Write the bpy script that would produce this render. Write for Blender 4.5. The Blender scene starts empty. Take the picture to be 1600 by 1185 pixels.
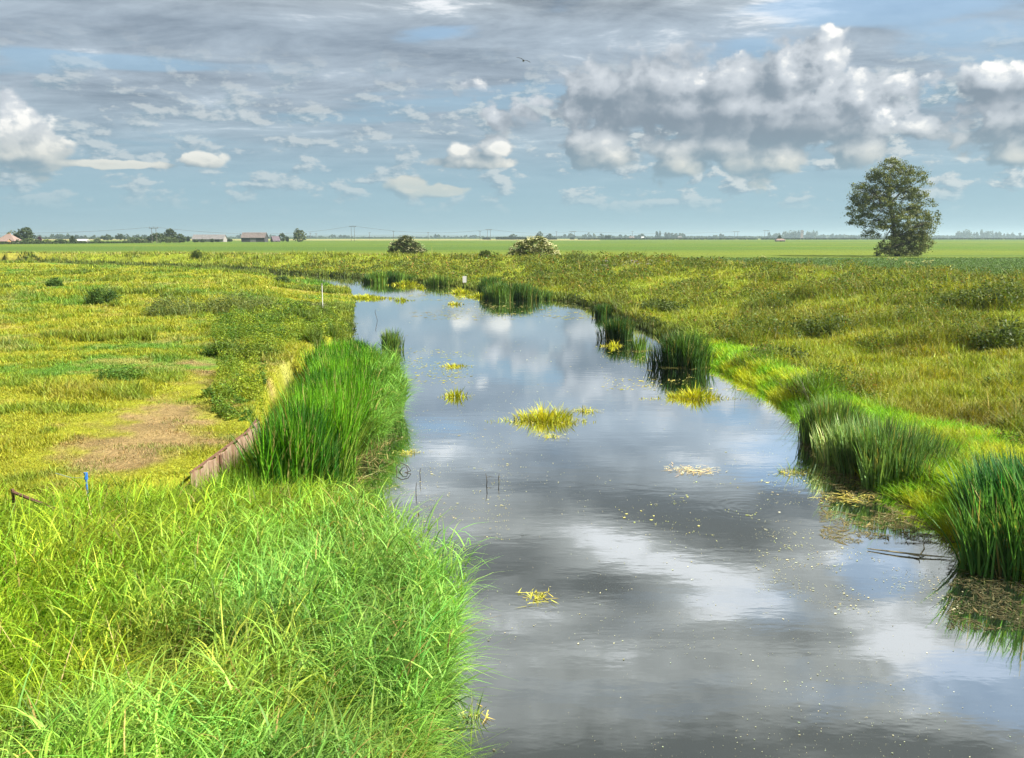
import bpy, math, random
import numpy as np
from mathutils import Vector
R = math.radians
rng = np.random.default_rng(7)
random.seed(7)
scene = bpy.context.scene
COL = scene.collection

# ------------------------------------------------------------------ camera
F, CX, CY, H = 1350.0, 800.0, 592.5, 4.5
TH = math.atan((CY - 371.0) / F)
cam = bpy.data.cameras.new('camera')
cam.sensor_width = 36.0
cam.lens = 36.0 * F / 1600.0
cam.clip_start, cam.clip_end = 0.1, 20000
co = bpy.data.objects.new('camera', cam); COL.objects.link(co)
co.location = (0, 0, H); co.rotation_euler = (R(90) - TH, 0, 0)
scene.camera = co

def ray(px, py):
    u, v = (px - CX) / F, (CY - py) / F
    return np.array([u, math.cos(TH) + v * math.sin(TH), -math.sin(TH) + v * math.cos(TH)])
def at(px, py, z=0.0):
    d = ray(px, py); t = (z - H) / d[2]
    return (float(d[0] * t), float(d[1] * t))
def atd(px, py, dist):                       # point on a pixel ray at a given forward distance
    d = ray(px, py); t = dist / d[1]
    return (float(d[0] * t), dist, float(H + d[2] * t))

# ------------------------------------------------------------------ light
EXPO = 1.35
scene.view_settings.view_transform = 'Standard'
scene.view_settings.look = 'None'
scene.view_settings.gamma = 1.0
scene.view_settings.exposure = EXPO
SUN_EL, SUN_AZ = R(44), R(104)               # azimuth clockwise from +Y (view direction)
sun = bpy.data.lights.new('sun', 'SUN')
sun.energy, sun.angle, sun.color = 5.0, R(0.8), (1.0, 0.95, 0.86)
so = bpy.data.objects.new('sun', sun); COL.objects.link(so)
sd = Vector((math.sin(SUN_AZ) * math.cos(SUN_EL), math.cos(SUN_AZ) * math.cos(SUN_EL), math.sin(SUN_EL)))
so.rotation_euler = (-sd).to_track_quat('-Z', 'Y').to_euler()

# ------------------------------------------------------------------ node expression helper
class X:
    """a node socket with arithmetic"""
    def __init__(s, nt, sock): s.nt, s.s = nt, sock
    def m(s, op, b=None, c=None, clamp=False):
        n = s.nt.nodes.new('ShaderNodeMath'); n.operation = op; n.use_clamp = clamp
        for i, q in enumerate((s, b, c)):
            if q is None: continue
            if isinstance(q, X): s.nt.links.new(q.s, n.inputs[i])
            else: n.inputs[i].default_value = q
        return X(s.nt, n.outputs[0])
    def __add__(s, o): return s.m('ADD', o)
    def __sub__(s, o): return s.m('SUBTRACT', o)
    def __mul__(s, o): return s.m('MULTIPLY', o)
    def __truediv__(s, o): return s.m('DIVIDE', o)
    def clamp(s): return s.m('ADD', 0.0, clamp=True)
    def ss(s, a, b, lo=0.0, hi=1.0):
        n = s.nt.nodes.new('ShaderNodeMapRange'); n.interpolation_type = 'SMOOTHSTEP'
        s.nt.links.new(s.s, n.inputs[0])
        for i, q in zip((1, 2, 3, 4), (a, b, lo, hi)): n.inputs[i].default_value = q
        return X(s.nt, n.outputs[0])
def xyz(nt, x, y, z=0.0):
    n = nt.nodes.new('ShaderNodeCombineXYZ')
    for i, q in enumerate((x, y, z)):
        if isinstance(q, X): nt.links.new(q.s, n.inputs[i])
        else: n.inputs[i].default_value = q
    return X(nt, n.outputs[0])
def vmath(v, op, b):
    n = v.nt.nodes.new('ShaderNodeVectorMath'); n.operation = op
    v.nt.links.new(v.s, n.inputs[0])
    if b is not None:
        if isinstance(b, X): v.nt.links.new(b.s, n.inputs[1])
        else: n.inputs[1].default_value = b
    return X(v.nt, n.outputs['Value' if op in ('LENGTH', 'DOT_PRODUCT') else 'Vector'])
def noise(v, scale, detail=4, rough=0.55, dist=0.0, dim='3D', lac=2.0):
    n = v.nt.nodes.new('ShaderNodeTexNoise'); n.noise_dimensions = dim
    v.nt.links.new(v.s, n.inputs['Vector'])
    n.inputs['Scale'].default_value = scale; n.inputs['Detail'].default_value = detail
    n.inputs['Roughness'].default_value = rough; n.inputs['Distortion'].default_value = dist
    n.inputs['Lacunarity'].default_value = lac
    return X(v.nt, n.outputs['Fac'])
def voro(v, scale, rnd=1.0, smooth=0.4):
    n = v.nt.nodes.new('ShaderNodeTexVoronoi'); n.voronoi_dimensions = '2D'; n.feature = 'SMOOTH_F1'
    v.nt.links.new(v.s, n.inputs['Vector']); n.inputs['Scale'].default_value = scale
    n.inputs['Smoothness'].default_value = smooth; n.inputs['Randomness'].default_value = rnd
    return X(v.nt, n.outputs['Distance'])
def mix(nt, fac, a, b, blend='MIX'):
    n = nt.nodes.new('ShaderNodeMix'); n.data_type = 'RGBA'; n.blend_type = blend
    for i, q in ((0, fac), (6, a), (7, b)):
        if isinstance(q, X): nt.links.new(q.s, n.inputs[i])
        elif i == 0: n.inputs[0].default_value = q
        else: n.inputs[i].default_value = (*q, 1)
    return X(nt, n.outputs[2])
def srgb(r, g, b):
    f = lambda c: (c / 255 / 12.92) if c < 10 else ((c / 255 + 0.055) / 1.055) ** 2.4
    return (f(r), f(g), f(b))

# ------------------------------------------------------------------ sky
def azel(d): return math.atan2(d[0], d[1]), math.asin(d[2] / np.linalg.norm(d))
def sky_px(px, py): return azel(ray(px, py))
def mir_px(px, py):                          # sky direction that calm water mirrors at this place
    d = ray(px, py); d[2] = -d[2]; return azel(d)

world = bpy.data.worlds.new('World'); scene.world = world
world.use_nodes = True
wt = world.node_tree; wt.nodes.clear()
KS = 1.0 / (2 ** EXPO * 0.1)
def sc(c, k=1.0): return tuple(q * KS * k for q in c)

def cloud_group():
    g = bpy.data.node_groups.new('cumulus_field', 'ShaderNodeTree')
    g.interface.new_socket('P', in_out='INPUT', socket_type='NodeSocketVector')
    g.interface.new_socket('F', in_out='OUTPUT', socket_type='NodeSocketFloat')
    gi = g.nodes.new('NodeGroupInput'); go = g.nodes.new('NodeGroupOutput')
    P = X(g, gi.outputs[0])
    E = [(960,142,62,34),(1060,132,76,32),(1150,134,50,26),(1232,124,40,40),(1276,112,34,40),
         (1090,172,200,36),(1300,160,60,38),(1372,184,36,34),(1240,192,110,26),
         (934,226,46,24),(1060,246,26,22),(1130,226,80,16),(1204,250,40,24),
         (1340,234,34,16),(1440,198,22,14),(1565,126,36,15),(1590,182,66,30),
         (1592,243,26,10),(2,212,34,40),(36,240,44,18),(150,256,80,4),(325,250,24,8),
         (722,237,20,12),(776,232,20,12),(745,254,46,7),(634,292,20,13),(700,298,26,7)]
    acc = None
    for (cx, cy, rx, ry) in E:
        a, e = sky_px(cx, cy)
        d = vmath(P, 'SUBTRACT', (a, e, 0))
        d = vmath(d, 'MULTIPLY', (F / rx / 1.5, F / ry / 1.5, 0))
        q = vmath(d, 'LENGTH', None) * -1.0
        acc = q if acc is None else acc.m('SMOOTH_MAX', q, 0.25)
    base = acc + 1.0
    pz = vmath(P, 'MULTIPLY', (1.0, 1.3, 0))
    n1 = noise(pz, 16, 9, 0.60, 0.0, '2D')
    pw = vmath(pz, 'ADD', xyz(g, n1 * 0.05, n1 * -0.04, 0))
    v1 = voro(pw, 27, 1.0, 0.35); v2 = voro(pw, 66, 1.0, 0.3)
    f = base + (n1 - 0.5) * 1.7 - (v1 - 0.42) * 0.55 - (v2 - 0.42) * 0.30 + 0.06
    g.links.new(f.s, go.inputs[0])
    return g
CG = cloud_group()
def cloud_field(P):
    n = wt.nodes.new('ShaderNodeGroup'); n.node_tree = CG
    wt.links.new(P.s, n.inputs[0]); return X(wt, n.outputs[0])

def build_sky():
    tc = wt.nodes.new('ShaderNodeTexCoord')
    sep = wt.nodes.new('ShaderNodeSeparateXYZ'); wt.links.new(tc.outputs['Generated'], sep.inputs[0])
    dx, dy, dz = (X(wt, sep.outputs[i]) for i in range(3))
    az = dx.m('ARCTAN2', dy); el = dz.m('ARCSINE')
    P = xyz(wt, az, el)
    nish = wt.nodes.new('ShaderNodeTexSky'); nish.sky_type = 'NISHITA'; nish.sun_disc = False
    nish.sun_elevation, nish.sun_rotation = SUN_EL, SUN_AZ
    nish.air_density, nish.dust_density, nish.ozone_density = 1.0, 1.0, 3.0
    blue = X(wt, nish.outputs[0])
    # pale air towards the horizon
    hz = el.ss(0.0, 0.26)
    col = mix(wt, el.ss(0.0, 0.20), sc(srgb(160, 193, 206)), sc(srgb(150, 184, 208)))
    col = mix(wt, el.ss(0.12, 0.30) * 0.55, col, blue)
    # high layered cloud, seen in perspective
    q = dz.m('MAXIMUM', 0.0) + 0.10
    lay = xyz(wt, dx / q, dy / q)
    layw = vmath(lay, 'MULTIPLY', (0.55, 1.0, 0))
    s1 = noise(layw, 0.95, 8, 0.62, 0.5, '2D')
    s2 = noise(vmath(lay, 'ADD', (7.3, 2.1, 0)), 1.6, 6, 0.6, 0.5, '2D')
    s3 = noise(vmath(layw, 'ADD', (1.3, 9.1, 0)), 3.2, 7, 0.66, 0.3, '2D')
    # hand placed clear slits and dense patches (azimuth, elevation, radii, weight)
    def blobs(lst, fn):
        acc = None
        for (cx, cy, rx, ry, w) in lst:
            a, e = fn(cx, cy)
            # size in angle: compare neighbouring pixels
            a2, e2 = fn(cx + rx, cy); a3, e3 = fn(cx, cy + ry)
            ra, re = max(abs(a2 - a), 1e-3), max(abs(e3 - e), 1e-3)
            dv = vmath(vmath(P, 'SUBTRACT', (a, e, 0)), 'MULTIPLY', (1 / ra, 1 / re, 0))
            v = vmath(dv, 'LENGTH', None).ss(0.0, 1.6, w, 0.0)
            acc = v if acc is None else acc + v
        return acc
    gaps = blobs([(70,90,90,16,.5),(170,97,110,13,.55),(290,104,120,12,.45),(30,112,120,14,.35),(520,108,120,10,.3),
                  (640,55,60,18,.4),(700,45,60,14,.35),(740,165,120,22,.35),(560,190,200,18,.35),(430,180,200,14,.3),
                  (860,150,60,20,.35),(1380,20,160,16,.6),(1560,105,120,24,.45),(1300,8,200,12,.5),(1460,140,140,16,.5),(1500,60,140,30,.3),(1180,70,120,20,.3),
                  (1330,60,120,22,-.25),(60,40,240,26,-.3),(330,30,240,24,-.3),(300,160,260,22,-.3),(1040,12,90,16,-.5),
                  (760,100,120,24,-.15),(930,60,140,24,-.15),(80,200,160,18,-.2)], sky_px)
    mg = blobs([(1365,875,80,55,.55),(1400,800,110,30,.35),(1255,735,110,22,.3),(1560,1080,110,60,.3),
                (960,780,110,55,-.4),(1080,815,190,45,-.4),(780,900,130,60,-.4),(900,1190,400,60,-.5)], mir_px)
    cov = (s1 + (s2 - 0.5) * 0.35 - gaps * 0.55 - mg * 0.6).ss(0.20, 0.50)
    cov = (cov.ss(0.0, 1.0, 0.30, 0.95) + el.ss(0.22, 0.32, 0.0, 0.2)).clamp() * el.ss(0.035, 0.12, 0.15, 1.0)
    mb = blobs([(1130,925,110,40,1.05),(1050,888,80,26,.5),(945,845,80,55,.8),(1290,850,110,50,.8),(1460,1070,150,70,.6),
                (1200,1060,200,40,.18),(1500,1010,130,50,.45),(1000,1040,220,40,.15),(700,740,160,60,.2),(1200,700,120,40,.45),
                (960,785,120,40,-.55),(1100,825,200,36,-.6),(800,880,150,50,-.35),(1250,975,170,22,-.35),
                (950,990,120,30,-.25),(900,1200,520,60,-.9),(1480,1190,260,40,-.6),(620,860,200,60,-.2)], mir_px)
    br = ((s3 - 0.5) * (el.ss(0.2, 0.3) * 1.1 + 1.35) + (s2 - 0.5) * 1.1 + 0.46 + mb * (s3 * 1.3 + 0.15)).clamp()
    grey = mix(wt, el.ss(0.20, 0.34), sc(srgb(128, 142, 158)), sc(srgb(108, 112, 112)))
    pale = mix(wt, el.ss(0.20, 0.34), sc(srgb(196, 211, 224)), sc(srgb(206, 210, 208)))
    lay_col = mix(wt, br, grey, pale)
    lay_col = mix(wt, (br - 0.68).ss(0.0, 0.4), lay_col, sc((0.95, 0.97, 1.0)))
    lowc = mix(wt, br, sc(srgb(142, 170, 188)), sc(srgb(176, 200, 212)))
    lay_col = mix(wt, el.ss(0.04, 0.17), lowc, lay_col)
    col = mix(wt, cov, col, lay_col)
    # cumulus: a field, lit by its own slope towards the sun
    f0 = cloud_field(P)
    f1 = cloud_field(vmath(P, 'ADD', (0.014, 0.012, 0)))
    alpha = f0.ss(-0.02, 0.30)
    lit = (f0 - f1) * 0.66
    mc = blobs([(1272,112,46,44,.45),(1388,190,40,30,.55),(1232,98,34,26,.25),(1110,120,60,16,.25),(935,228,34,22,.35),(1066,248,20,20,.35),
                (1218,248,26,26,.35),(4,212,50,44,.6),(60,240,30,14,.3),(728,236,30,16,.45),(780,230,24,16,.5),(640,292,26,14,.3),(1345,150,50,26,.3),
                (1050,200,260,26,-.35),(1290,212,90,16,-.5),(990,140,70,30,-.2),(1220,140,60,24,-.25),(1580,190,60,30,-.15),(20,256,60,9,-.5)], sky_px)
    lit = (lit * (mc * 0.8 + 1.0) + mc * 0.42 + 0.37).clamp()
    lit = (lit - (f0 - 0.6).ss(0.0, 1.0, 0.0, 0.20)).clamp()
    ccol = mix(wt, lit.ss(0.0, 0.85), sc(srgb(134, 149, 163)), sc(srgb(212, 219, 226)))
    ccol = mix(wt, lit.ss(0.72, 1.1), ccol, sc((1.15, 1.13, 1.08)))
    low = mix(wt, lit.ss(0.0, 0.9), sc(srgb(140, 168, 182)), sc(srgb(214, 216, 206)))
    ccol = mix(wt, el.ss(0.045, 0.13), low, ccol)
    alpha = alpha * el.ss(0.02, 0.09, 0.35, 1.0)
    # small scattered tufts low over the horizon
    pt = vmath(P, 'MULTIPLY', (1.0, 2.2, 0))
    t0 = noise(pt, 19, 7, 0.62, 0.1, '2D')
    t1 = noise(vmath(pt, 'ADD', (0.006, 0.010, 0)), 19, 7, 0.62, 0.1, '2D')
    ta = t0.ss(0.49, 0.60) * el.ss(0.02, 0.06) * el.ss(0.13, 0.22, 1.0, 0.0) * az.ss(-0.15, 0.2, 0.6, 0.85)
    tcol = mix(wt, ((t0 - t1) * 7.0 + 0.42).clamp(), sc(srgb(142, 168, 184)), sc(srgb(214, 221, 222)))
    col = mix(wt, ta, col, tcol)
    col = mix(wt, alpha, col, ccol)
    # below the horizon
    col = mix(wt, el.ss(-0.06, -0.005), sc((0.10, 0.12, 0.06)), col)
    bg = wt.nodes.new('ShaderNodeBackground'); bg.inputs[1].default_value = 0.1
    wt.links.new(col.s, bg.inputs[0])
    out = wt.nodes.new('ShaderNodeOutputWorld'); wt.links.new(bg.outputs[0], out.inputs[0])
build_sky()
world.cycles.sampling_method = 'NONE'

# ------------------------------------------------------------------ numpy helpers
def vnoise(x, y, seed=0):
    xi, yi = np.floor(x).astype(np.int64), np.floor(y).astype(np.int64)
    fx, fy = x - xi, y - yi
    fx, fy = fx * fx * (3 - 2 * fx), fy * fy * (3 - 2 * fy)
    def h(i, j):
        n = (i * 374761393 + j * 668265263 + seed * 1274126177) & 0x7fffffff
        n = ((n ^ (n >> 13)) * 1274126177) & 0x7fffffff
        return ((n ^ (n >> 16)) & 0xffff) / 65535.0
    a, b, c, d = h(xi, yi), h(xi + 1, yi), h(xi, yi + 1), h(xi + 1, yi + 1)
    return (a * (1 - fx) + b * fx) * (1 - fy) + (c * (1 - fx) + d * fx) * fy
def fbm(x, y, o=4, seed=0):
    s, a, t = 0, 1.0, 0
    for k in range(o):
        s = s + a * vnoise(x * 2 ** k + 17.3 * k, y * 2 ** k - 9.1 * k, seed + k); t += a; a *= 0.55
    return s / t
def sstep(x, a, b):
    t = np.clip((x - a) / (b - a), 0, 1); return t * t * (3 - 2 * t)
def inside(x, y, poly):
    r = np.zeros(np.shape(x), bool); n = len(poly)
    for i in range(n):
        (x1, y1), (x2, y2) = poly[i], poly[(i + 1) % n]
        if y1 == y2: continue
        c = (y1 > y) != (y2 > y)
        r ^= c & (x < (x2 - x1) * (y - y1) / (y2 - y1) + x1)
    return r
def linedist(x, y, line):
    d = np.full(np.shape(x), 1e9)
    for (x1, y1), (x2, y2) in zip(line[:-1], line[1:]):
        dx, dy = x2 - x1, y2 - y1
        t = np.clip(((x - x1) * dx + (y - y1) * dy) / (dx * dx + dy * dy + 1e-12), 0, 1)
        d = np.minimum(d, (x - x1 - t * dx) ** 2 + (y - y1 - t * dy) ** 2)
    return np.sqrt(d)
def lerp(a, b, t):
    t = np.asarray(t)[..., None]; return np.asarray(a) * (1 - t) + np.asarray(b) * t

# ------------------------------------------------------------------ object helpers
def link(name, me, mat, parent=None, loc=None):
    o = bpy.data.objects.new(name, me); COL.objects.link(o)
    if mat: me.materials.append(mat)
    if parent: o.parent = parent
    if loc: o.location = loc
    return o
def tag(o, label, cat=None, group=None, kind=None):
    o['label'] = label
    if cat: o['category'] = cat
    if group: o['group'] = group
    if kind: o['kind'] = kind
    return o
def thing(name, label, cat, loc, group=None, rz=0.0):
    o = bpy.data.objects.new(name, None); COL.objects.link(o)
    o.empty_display_size = 0.2
    o.location = loc; o.rotation_euler = (0, 0, rz)
    return tag(o, label, cat, group)
def mesh(name, V, Q, col=None, smooth=False):
    """V (n,3), Q (m,4) or (m,3), col (n,3) base colours of the leaves themselves"""
    V = np.asarray(V, np.float32); Q = np.asarray(Q, np.int32)
    me = bpy.data.meshes.new(name)
    me.vertices.add(len(V)); me.vertices.foreach_set('co', V.ravel())
    k = Q.shape[1]
    me.loops.add(Q.size); me.loops.foreach_set('vertex_index', Q.ravel())
    me.polygons.add(len(Q)); me.polygons.foreach_set('loop_start', np.arange(len(Q), dtype=np.int32) * k)
    me.polygons.foreach_set('loop_total', np.full(len(Q), k, np.int32))
    if smooth: me.polygons.foreach_set('use_smooth', np.ones(len(Q), bool))
    me.update(calc_edges=True)
    if col is not None:
        a = me.color_attributes.new('Col', 'FLOAT_COLOR', 'POINT')
        c = np.ones((len(V), 4), np.float32); c[:, :3] = col
        a.data.foreach_set('color', c.ravel())
    return me
class MB:
    """boxes, prisms and tubes gathered into one mesh"""
    def __init__(s): s.v, s.f = [], []
    def add(s, vs, fs):
        b = len(s.v); s.v += [tuple(map(float, q)) for q in vs]; s.f += [tuple(b + i for i in q) for q in fs]; return s
    def box(s, x0, x1, y0, y1, z0, z1):
        return s.add([(x0,y0,z0),(x1,y0,z0),(x1,y1,z0),(x0,y1,z0),(x0,y0,z1),(x1,y0,z1),(x1,y1,z1),(x0,y1,z1)],
                     [(0,3,2,1),(4,5,6,7),(0,1,5,4),(1,2,6,5),(2,3,7,6),(3,0,4,7)])
    def tube(s, pts, rad, n=6):
        pts = [Vector(p) for p in pts]; rings = []
        if not hasattr(rad, '__len__'): rad = [rad] * len(pts)
        up = None; vs = []
        for i, p in enumerate(pts):
            d = (pts[min(i + 1, len(pts) - 1)] - pts[max(i - 1, 0)]).normalized()
            if up is None: up = d.orthogonal().normalized()
            a = (up - d * up.dot(d)).normalized(); b = d.cross(a); up = a
            vs += [p + (a * math.cos(t) + b * math.sin(t)) * rad[i] for t in [2 * math.pi * k / n for k in range(n)]]
        fs = [(i * n + k, i * n + (k + 1) % n, (i + 1) * n + (k + 1) % n, (i + 1) * n + k)
              for i in range(len(pts) - 1) for k in range(n)]
        fs += [tuple(range(n))[::-1], tuple((len(pts) - 1) * n + k for k in range(n))]
        return s.add(vs, fs)
    def build(s, name, mat, parent=None, loc=None):
        me = bpy.data.meshes.new(name); me.from_pydata(s.v, [], s.f); me.update()
        return link(name, me, mat, parent, loc)

# ------------------------------------------------------------------ materials
MATS = {}
def mat_new(name):
    m = bpy.data.materials.new(name); m.use_nodes = True; MATS[name] = m
    nt = m.node_tree; nt.nodes.clear()
    return m, nt
def out(nt, sh):
    o = nt.nodes.new('ShaderNodeOutputMaterial'); nt.links.new(sh, o.inputs[0]); return o
def attr(nt, name='Col'):
    a = nt.nodes.new('ShaderNodeAttribute'); a.attribute_name = name; return X(nt, a.outputs['Color'])
def objpos(nt):
    g = nt.nodes.new('ShaderNodeNewGeometry'); return X(nt, g.outputs['Position'])
def foliage(name, trans=0.35, rough=0.55, spec=0.25, tint=(1.15, 1.1, 0.5)):
    m, nt = mat_new(name)
    c = attr(nt)
    p = nt.nodes.new('ShaderNodeBsdfPrincipled'); nt.links.new(c.s, p.inputs['Base Color'])
    p.inputs['Roughness'].default_value = rough; p.inputs['Specular IOR Level'].default_value = spec
    t = nt.nodes.new('ShaderNodeBsdfTranslucent')
    tc = mix(nt, 1.0, c, tint, 'MULTIPLY'); nt.links.new(tc.s, t.inputs[0])
    ms = nt.nodes.new('ShaderNodeMixShader'); ms.inputs[0].default_value = trans
    nt.links.new(p.outputs[0], ms.inputs[1]); nt.links.new(t.outputs[0], ms.inputs[2])
    out(nt, ms.outputs[0]); return m
M_leaf = foliage('grass_leaf'); M_reed = foliage('reed_leaf', 0.34, 0.55, 0.22)
M_tree = foliage('tree_leaf', 0.22, 0.6, 0.2); M_straw = foliage('dead_stem', 0.1, 0.7, 0.15)
def simple(name, c, rough=0.7, nscale=6.0, amt=0.25, metal=0.0, c2=None, stretch=(1, 1, 1)):
    m, nt = mat_new(name)
    pos = vmath(objpos(nt), 'MULTIPLY', stretch)
    n = noise(pos, nscale, 5, 0.6)
    c2 = c2 or tuple(q * (1 - amt) for q in c)
    col = mix(nt, n.ss(0.35, 0.65), c, c2)
    p = nt.nodes.new('ShaderNodeBsdfPrincipled'); nt.links.new(col.s, p.inputs['Base Color'])
    p.inputs['Roughness'].default_value = rough; p.inputs['Metallic'].default_value = metal
    out(nt, p.outputs[0]); return m
M_bark = simple('bark', (0.10, 0.085, 0.065), 0.9, 8, 0.5)
M_pole = simple('weathered_wood', (0.13, 0.12, 0.11), 0.9, 3, 0.3)
M_white = simple('white_paint', (0.72, 0.72, 0.70), 0.6, 30, 0.2)
M_blue = simple('blue_plastic', (0.03, 0.16, 0.55), 0.4, 30, 0.15)
M_rust = simple('rusty_steel', (0.18, 0.10, 0.06), 0.85, 9, 0.3, 0.0, (0.30, 0.22, 0.15), (1, 1, 0.25))
M_rust2 = simple('brown_iron', (0.16, 0.08, 0.05), 0.8, 20, 0.4)
M_roofg = simple('grey_roof', (0.20, 0.19, 0.19), 0.9, 0.8, 0.3)
M_roofb = simple('brown_roof', (0.17, 0.14, 0.13), 0.9, 0.8, 0.3)
M_wallp = simple('pale_wall', (0.30, 0.28, 0.26), 0.9, 0.8, 0.2)
M_wallo = simple('orange_brick', (0.42, 0.24, 0.12), 0.9, 0.8, 0.25)
M_walld = simple('black_timber', (0.045, 0.045, 0.05), 0.9, 0.8, 0.3)
M_tile = simple('tile_roof', (0.27, 0.19, 0.16), 0.9, 1.5, 0.3)
M_brick = simple('church_brick', (0.42, 0.26, 0.20), 0.9, 0.3, 0.2)
M_glass = simple('dark_window', (0.03, 0.035, 0.04), 0.2, 1, 0.1)
M_stone = simple('stone', (0.30, 0.27, 0.25), 0.9, 3, 0.4)
M_bird = simple('dark_feathers', (0.07, 0.075, 0.09), 0.8, 20, 0.2)
M_wire = simple('wire', (0.06, 0.06, 0.06), 0.7, 1, 0.1)

# ------------------------------------------------------------------ plan of the river and its banks (metres)
RB = [(8.5, -60), (7.8, 4)] + [at(*p) for p in [(1640,905),(1560,882),(1500,838),(1445,792),(1385,765),(1335,718),(1292,694),
      (1262,655),(1232,634),(1188,604),(1130,579),(1080,556),(1020,522),(962,498),(930,483),(900,474),(850,467),(800,463),
      (755,455),(720,449),(690,445.5),(640,441.5),(580,437),(530,432),(450,428.5),(400,425.5),(300,420.5),(200,416.5),
      (100,413.8),(0,412),(-400,408)]]
LB = [(-1.6, -60), (-0.9, 3)] + [at(*p) for p in [(688,1185),(705,1100),(705,1030),(650,945),(590,885),(535,838),(515,800),
      (528,760),(562,702),(588,668),(604,652),(594,610),(575,575),(552,545),(546,515),(551,490),(556,470),(545,452),
      (500,440),(455,433.5),(400,429),(300,423.5),(200,419.2),(100,416.2),(0,414.2),(-400,410)]]
RIVER = LB + RB[::-1]
CR = [(28, -60), (32, 10)] + [at(*p, 1.8) for p in [(2000,468),(1600,441),(1450,430),(1300,421),(1150,413),(1000,406),
      (900,403.5),(700,400),(500,397.8),(300,396.6),(100,396),(0,395.8),(-400,395.5)]]
SLOPE = RB + CR[::-1]
BEYOND = CR + [(-9000, CR[-1][1]), (-9000, 9000), (9000, 9000), (9000, -60)]
MB_LINE = [at(*p, 0.9) for p in [(-900,900),(-200,800),(0,778),(150,768),(300,742),(385,682),(404,655),(418,612),(445,577),
      (485,548),(530,518),(550,497)]]
_l = [p for p in LB if p[1] < MB_LINE[-1][1]]
MARSH = MB_LINE + _l[::-1] + [(-30, -60)]

def height(x, y):
    x = np.asarray(x, float); y = np.asarray(y, float)
    dr = np.minimum(linedist(x, y, LB), linedist(x, y, RB))
    inr = inside(x, y, RIVER)
    slope = inside(x, y, SLOPE); bey = inside(x, y, BEYOND); marsh = inside(x, y, MARSH)
    dm = linedist(x, y, MB_LINE); dc = linedist(x, y, CR)
    bump = fbm(x * 0.25, y * 0.25, 4, 3) - 0.5
    fine = fbm(x * 1.3, y * 1.3, 3, 5) - 0.5
    past = (0.9 + bump * 0.22 + fine * 0.05) * np.where(y > 42, sstep(dr, -.5, 10.0), sstep(dr, 0.0, 1.3))
    low = 0.16 * sstep(dr, 0.0, 0.6) + fine * 0.03
    h = np.where(marsh, low, past)
    h = np.where(marsh, h, np.where(dm < 0.2, low + (past - low) * sstep(dm, 0.0, 0.2), h))
    t = dr / (dr + dc + 1e-6)
    lip = 0.28 * sstep(dr, 0.0, 0.7)
    hs = lip + 1.5 * sstep(t, 0.10, 0.95) + (bump * 0.75 + fine * 0.22) * sstep(t, 0.05, 0.35) * (1 - sstep(t, 0.9, 1.0))
    h = np.where(slope, hs, h)
    hb = 1.3 + 0.48 * (1 - sstep(dc, 0.0, 9.0))
    h = np.where(bey, hb, h)
    h = np.where(inr, -0.7 * sstep(dr, 0.0, 0.8) - 0.02, h)
    far = np.hypot(x, y) > 330
    return np.where(far & ~bey, 1.3, h)

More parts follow.
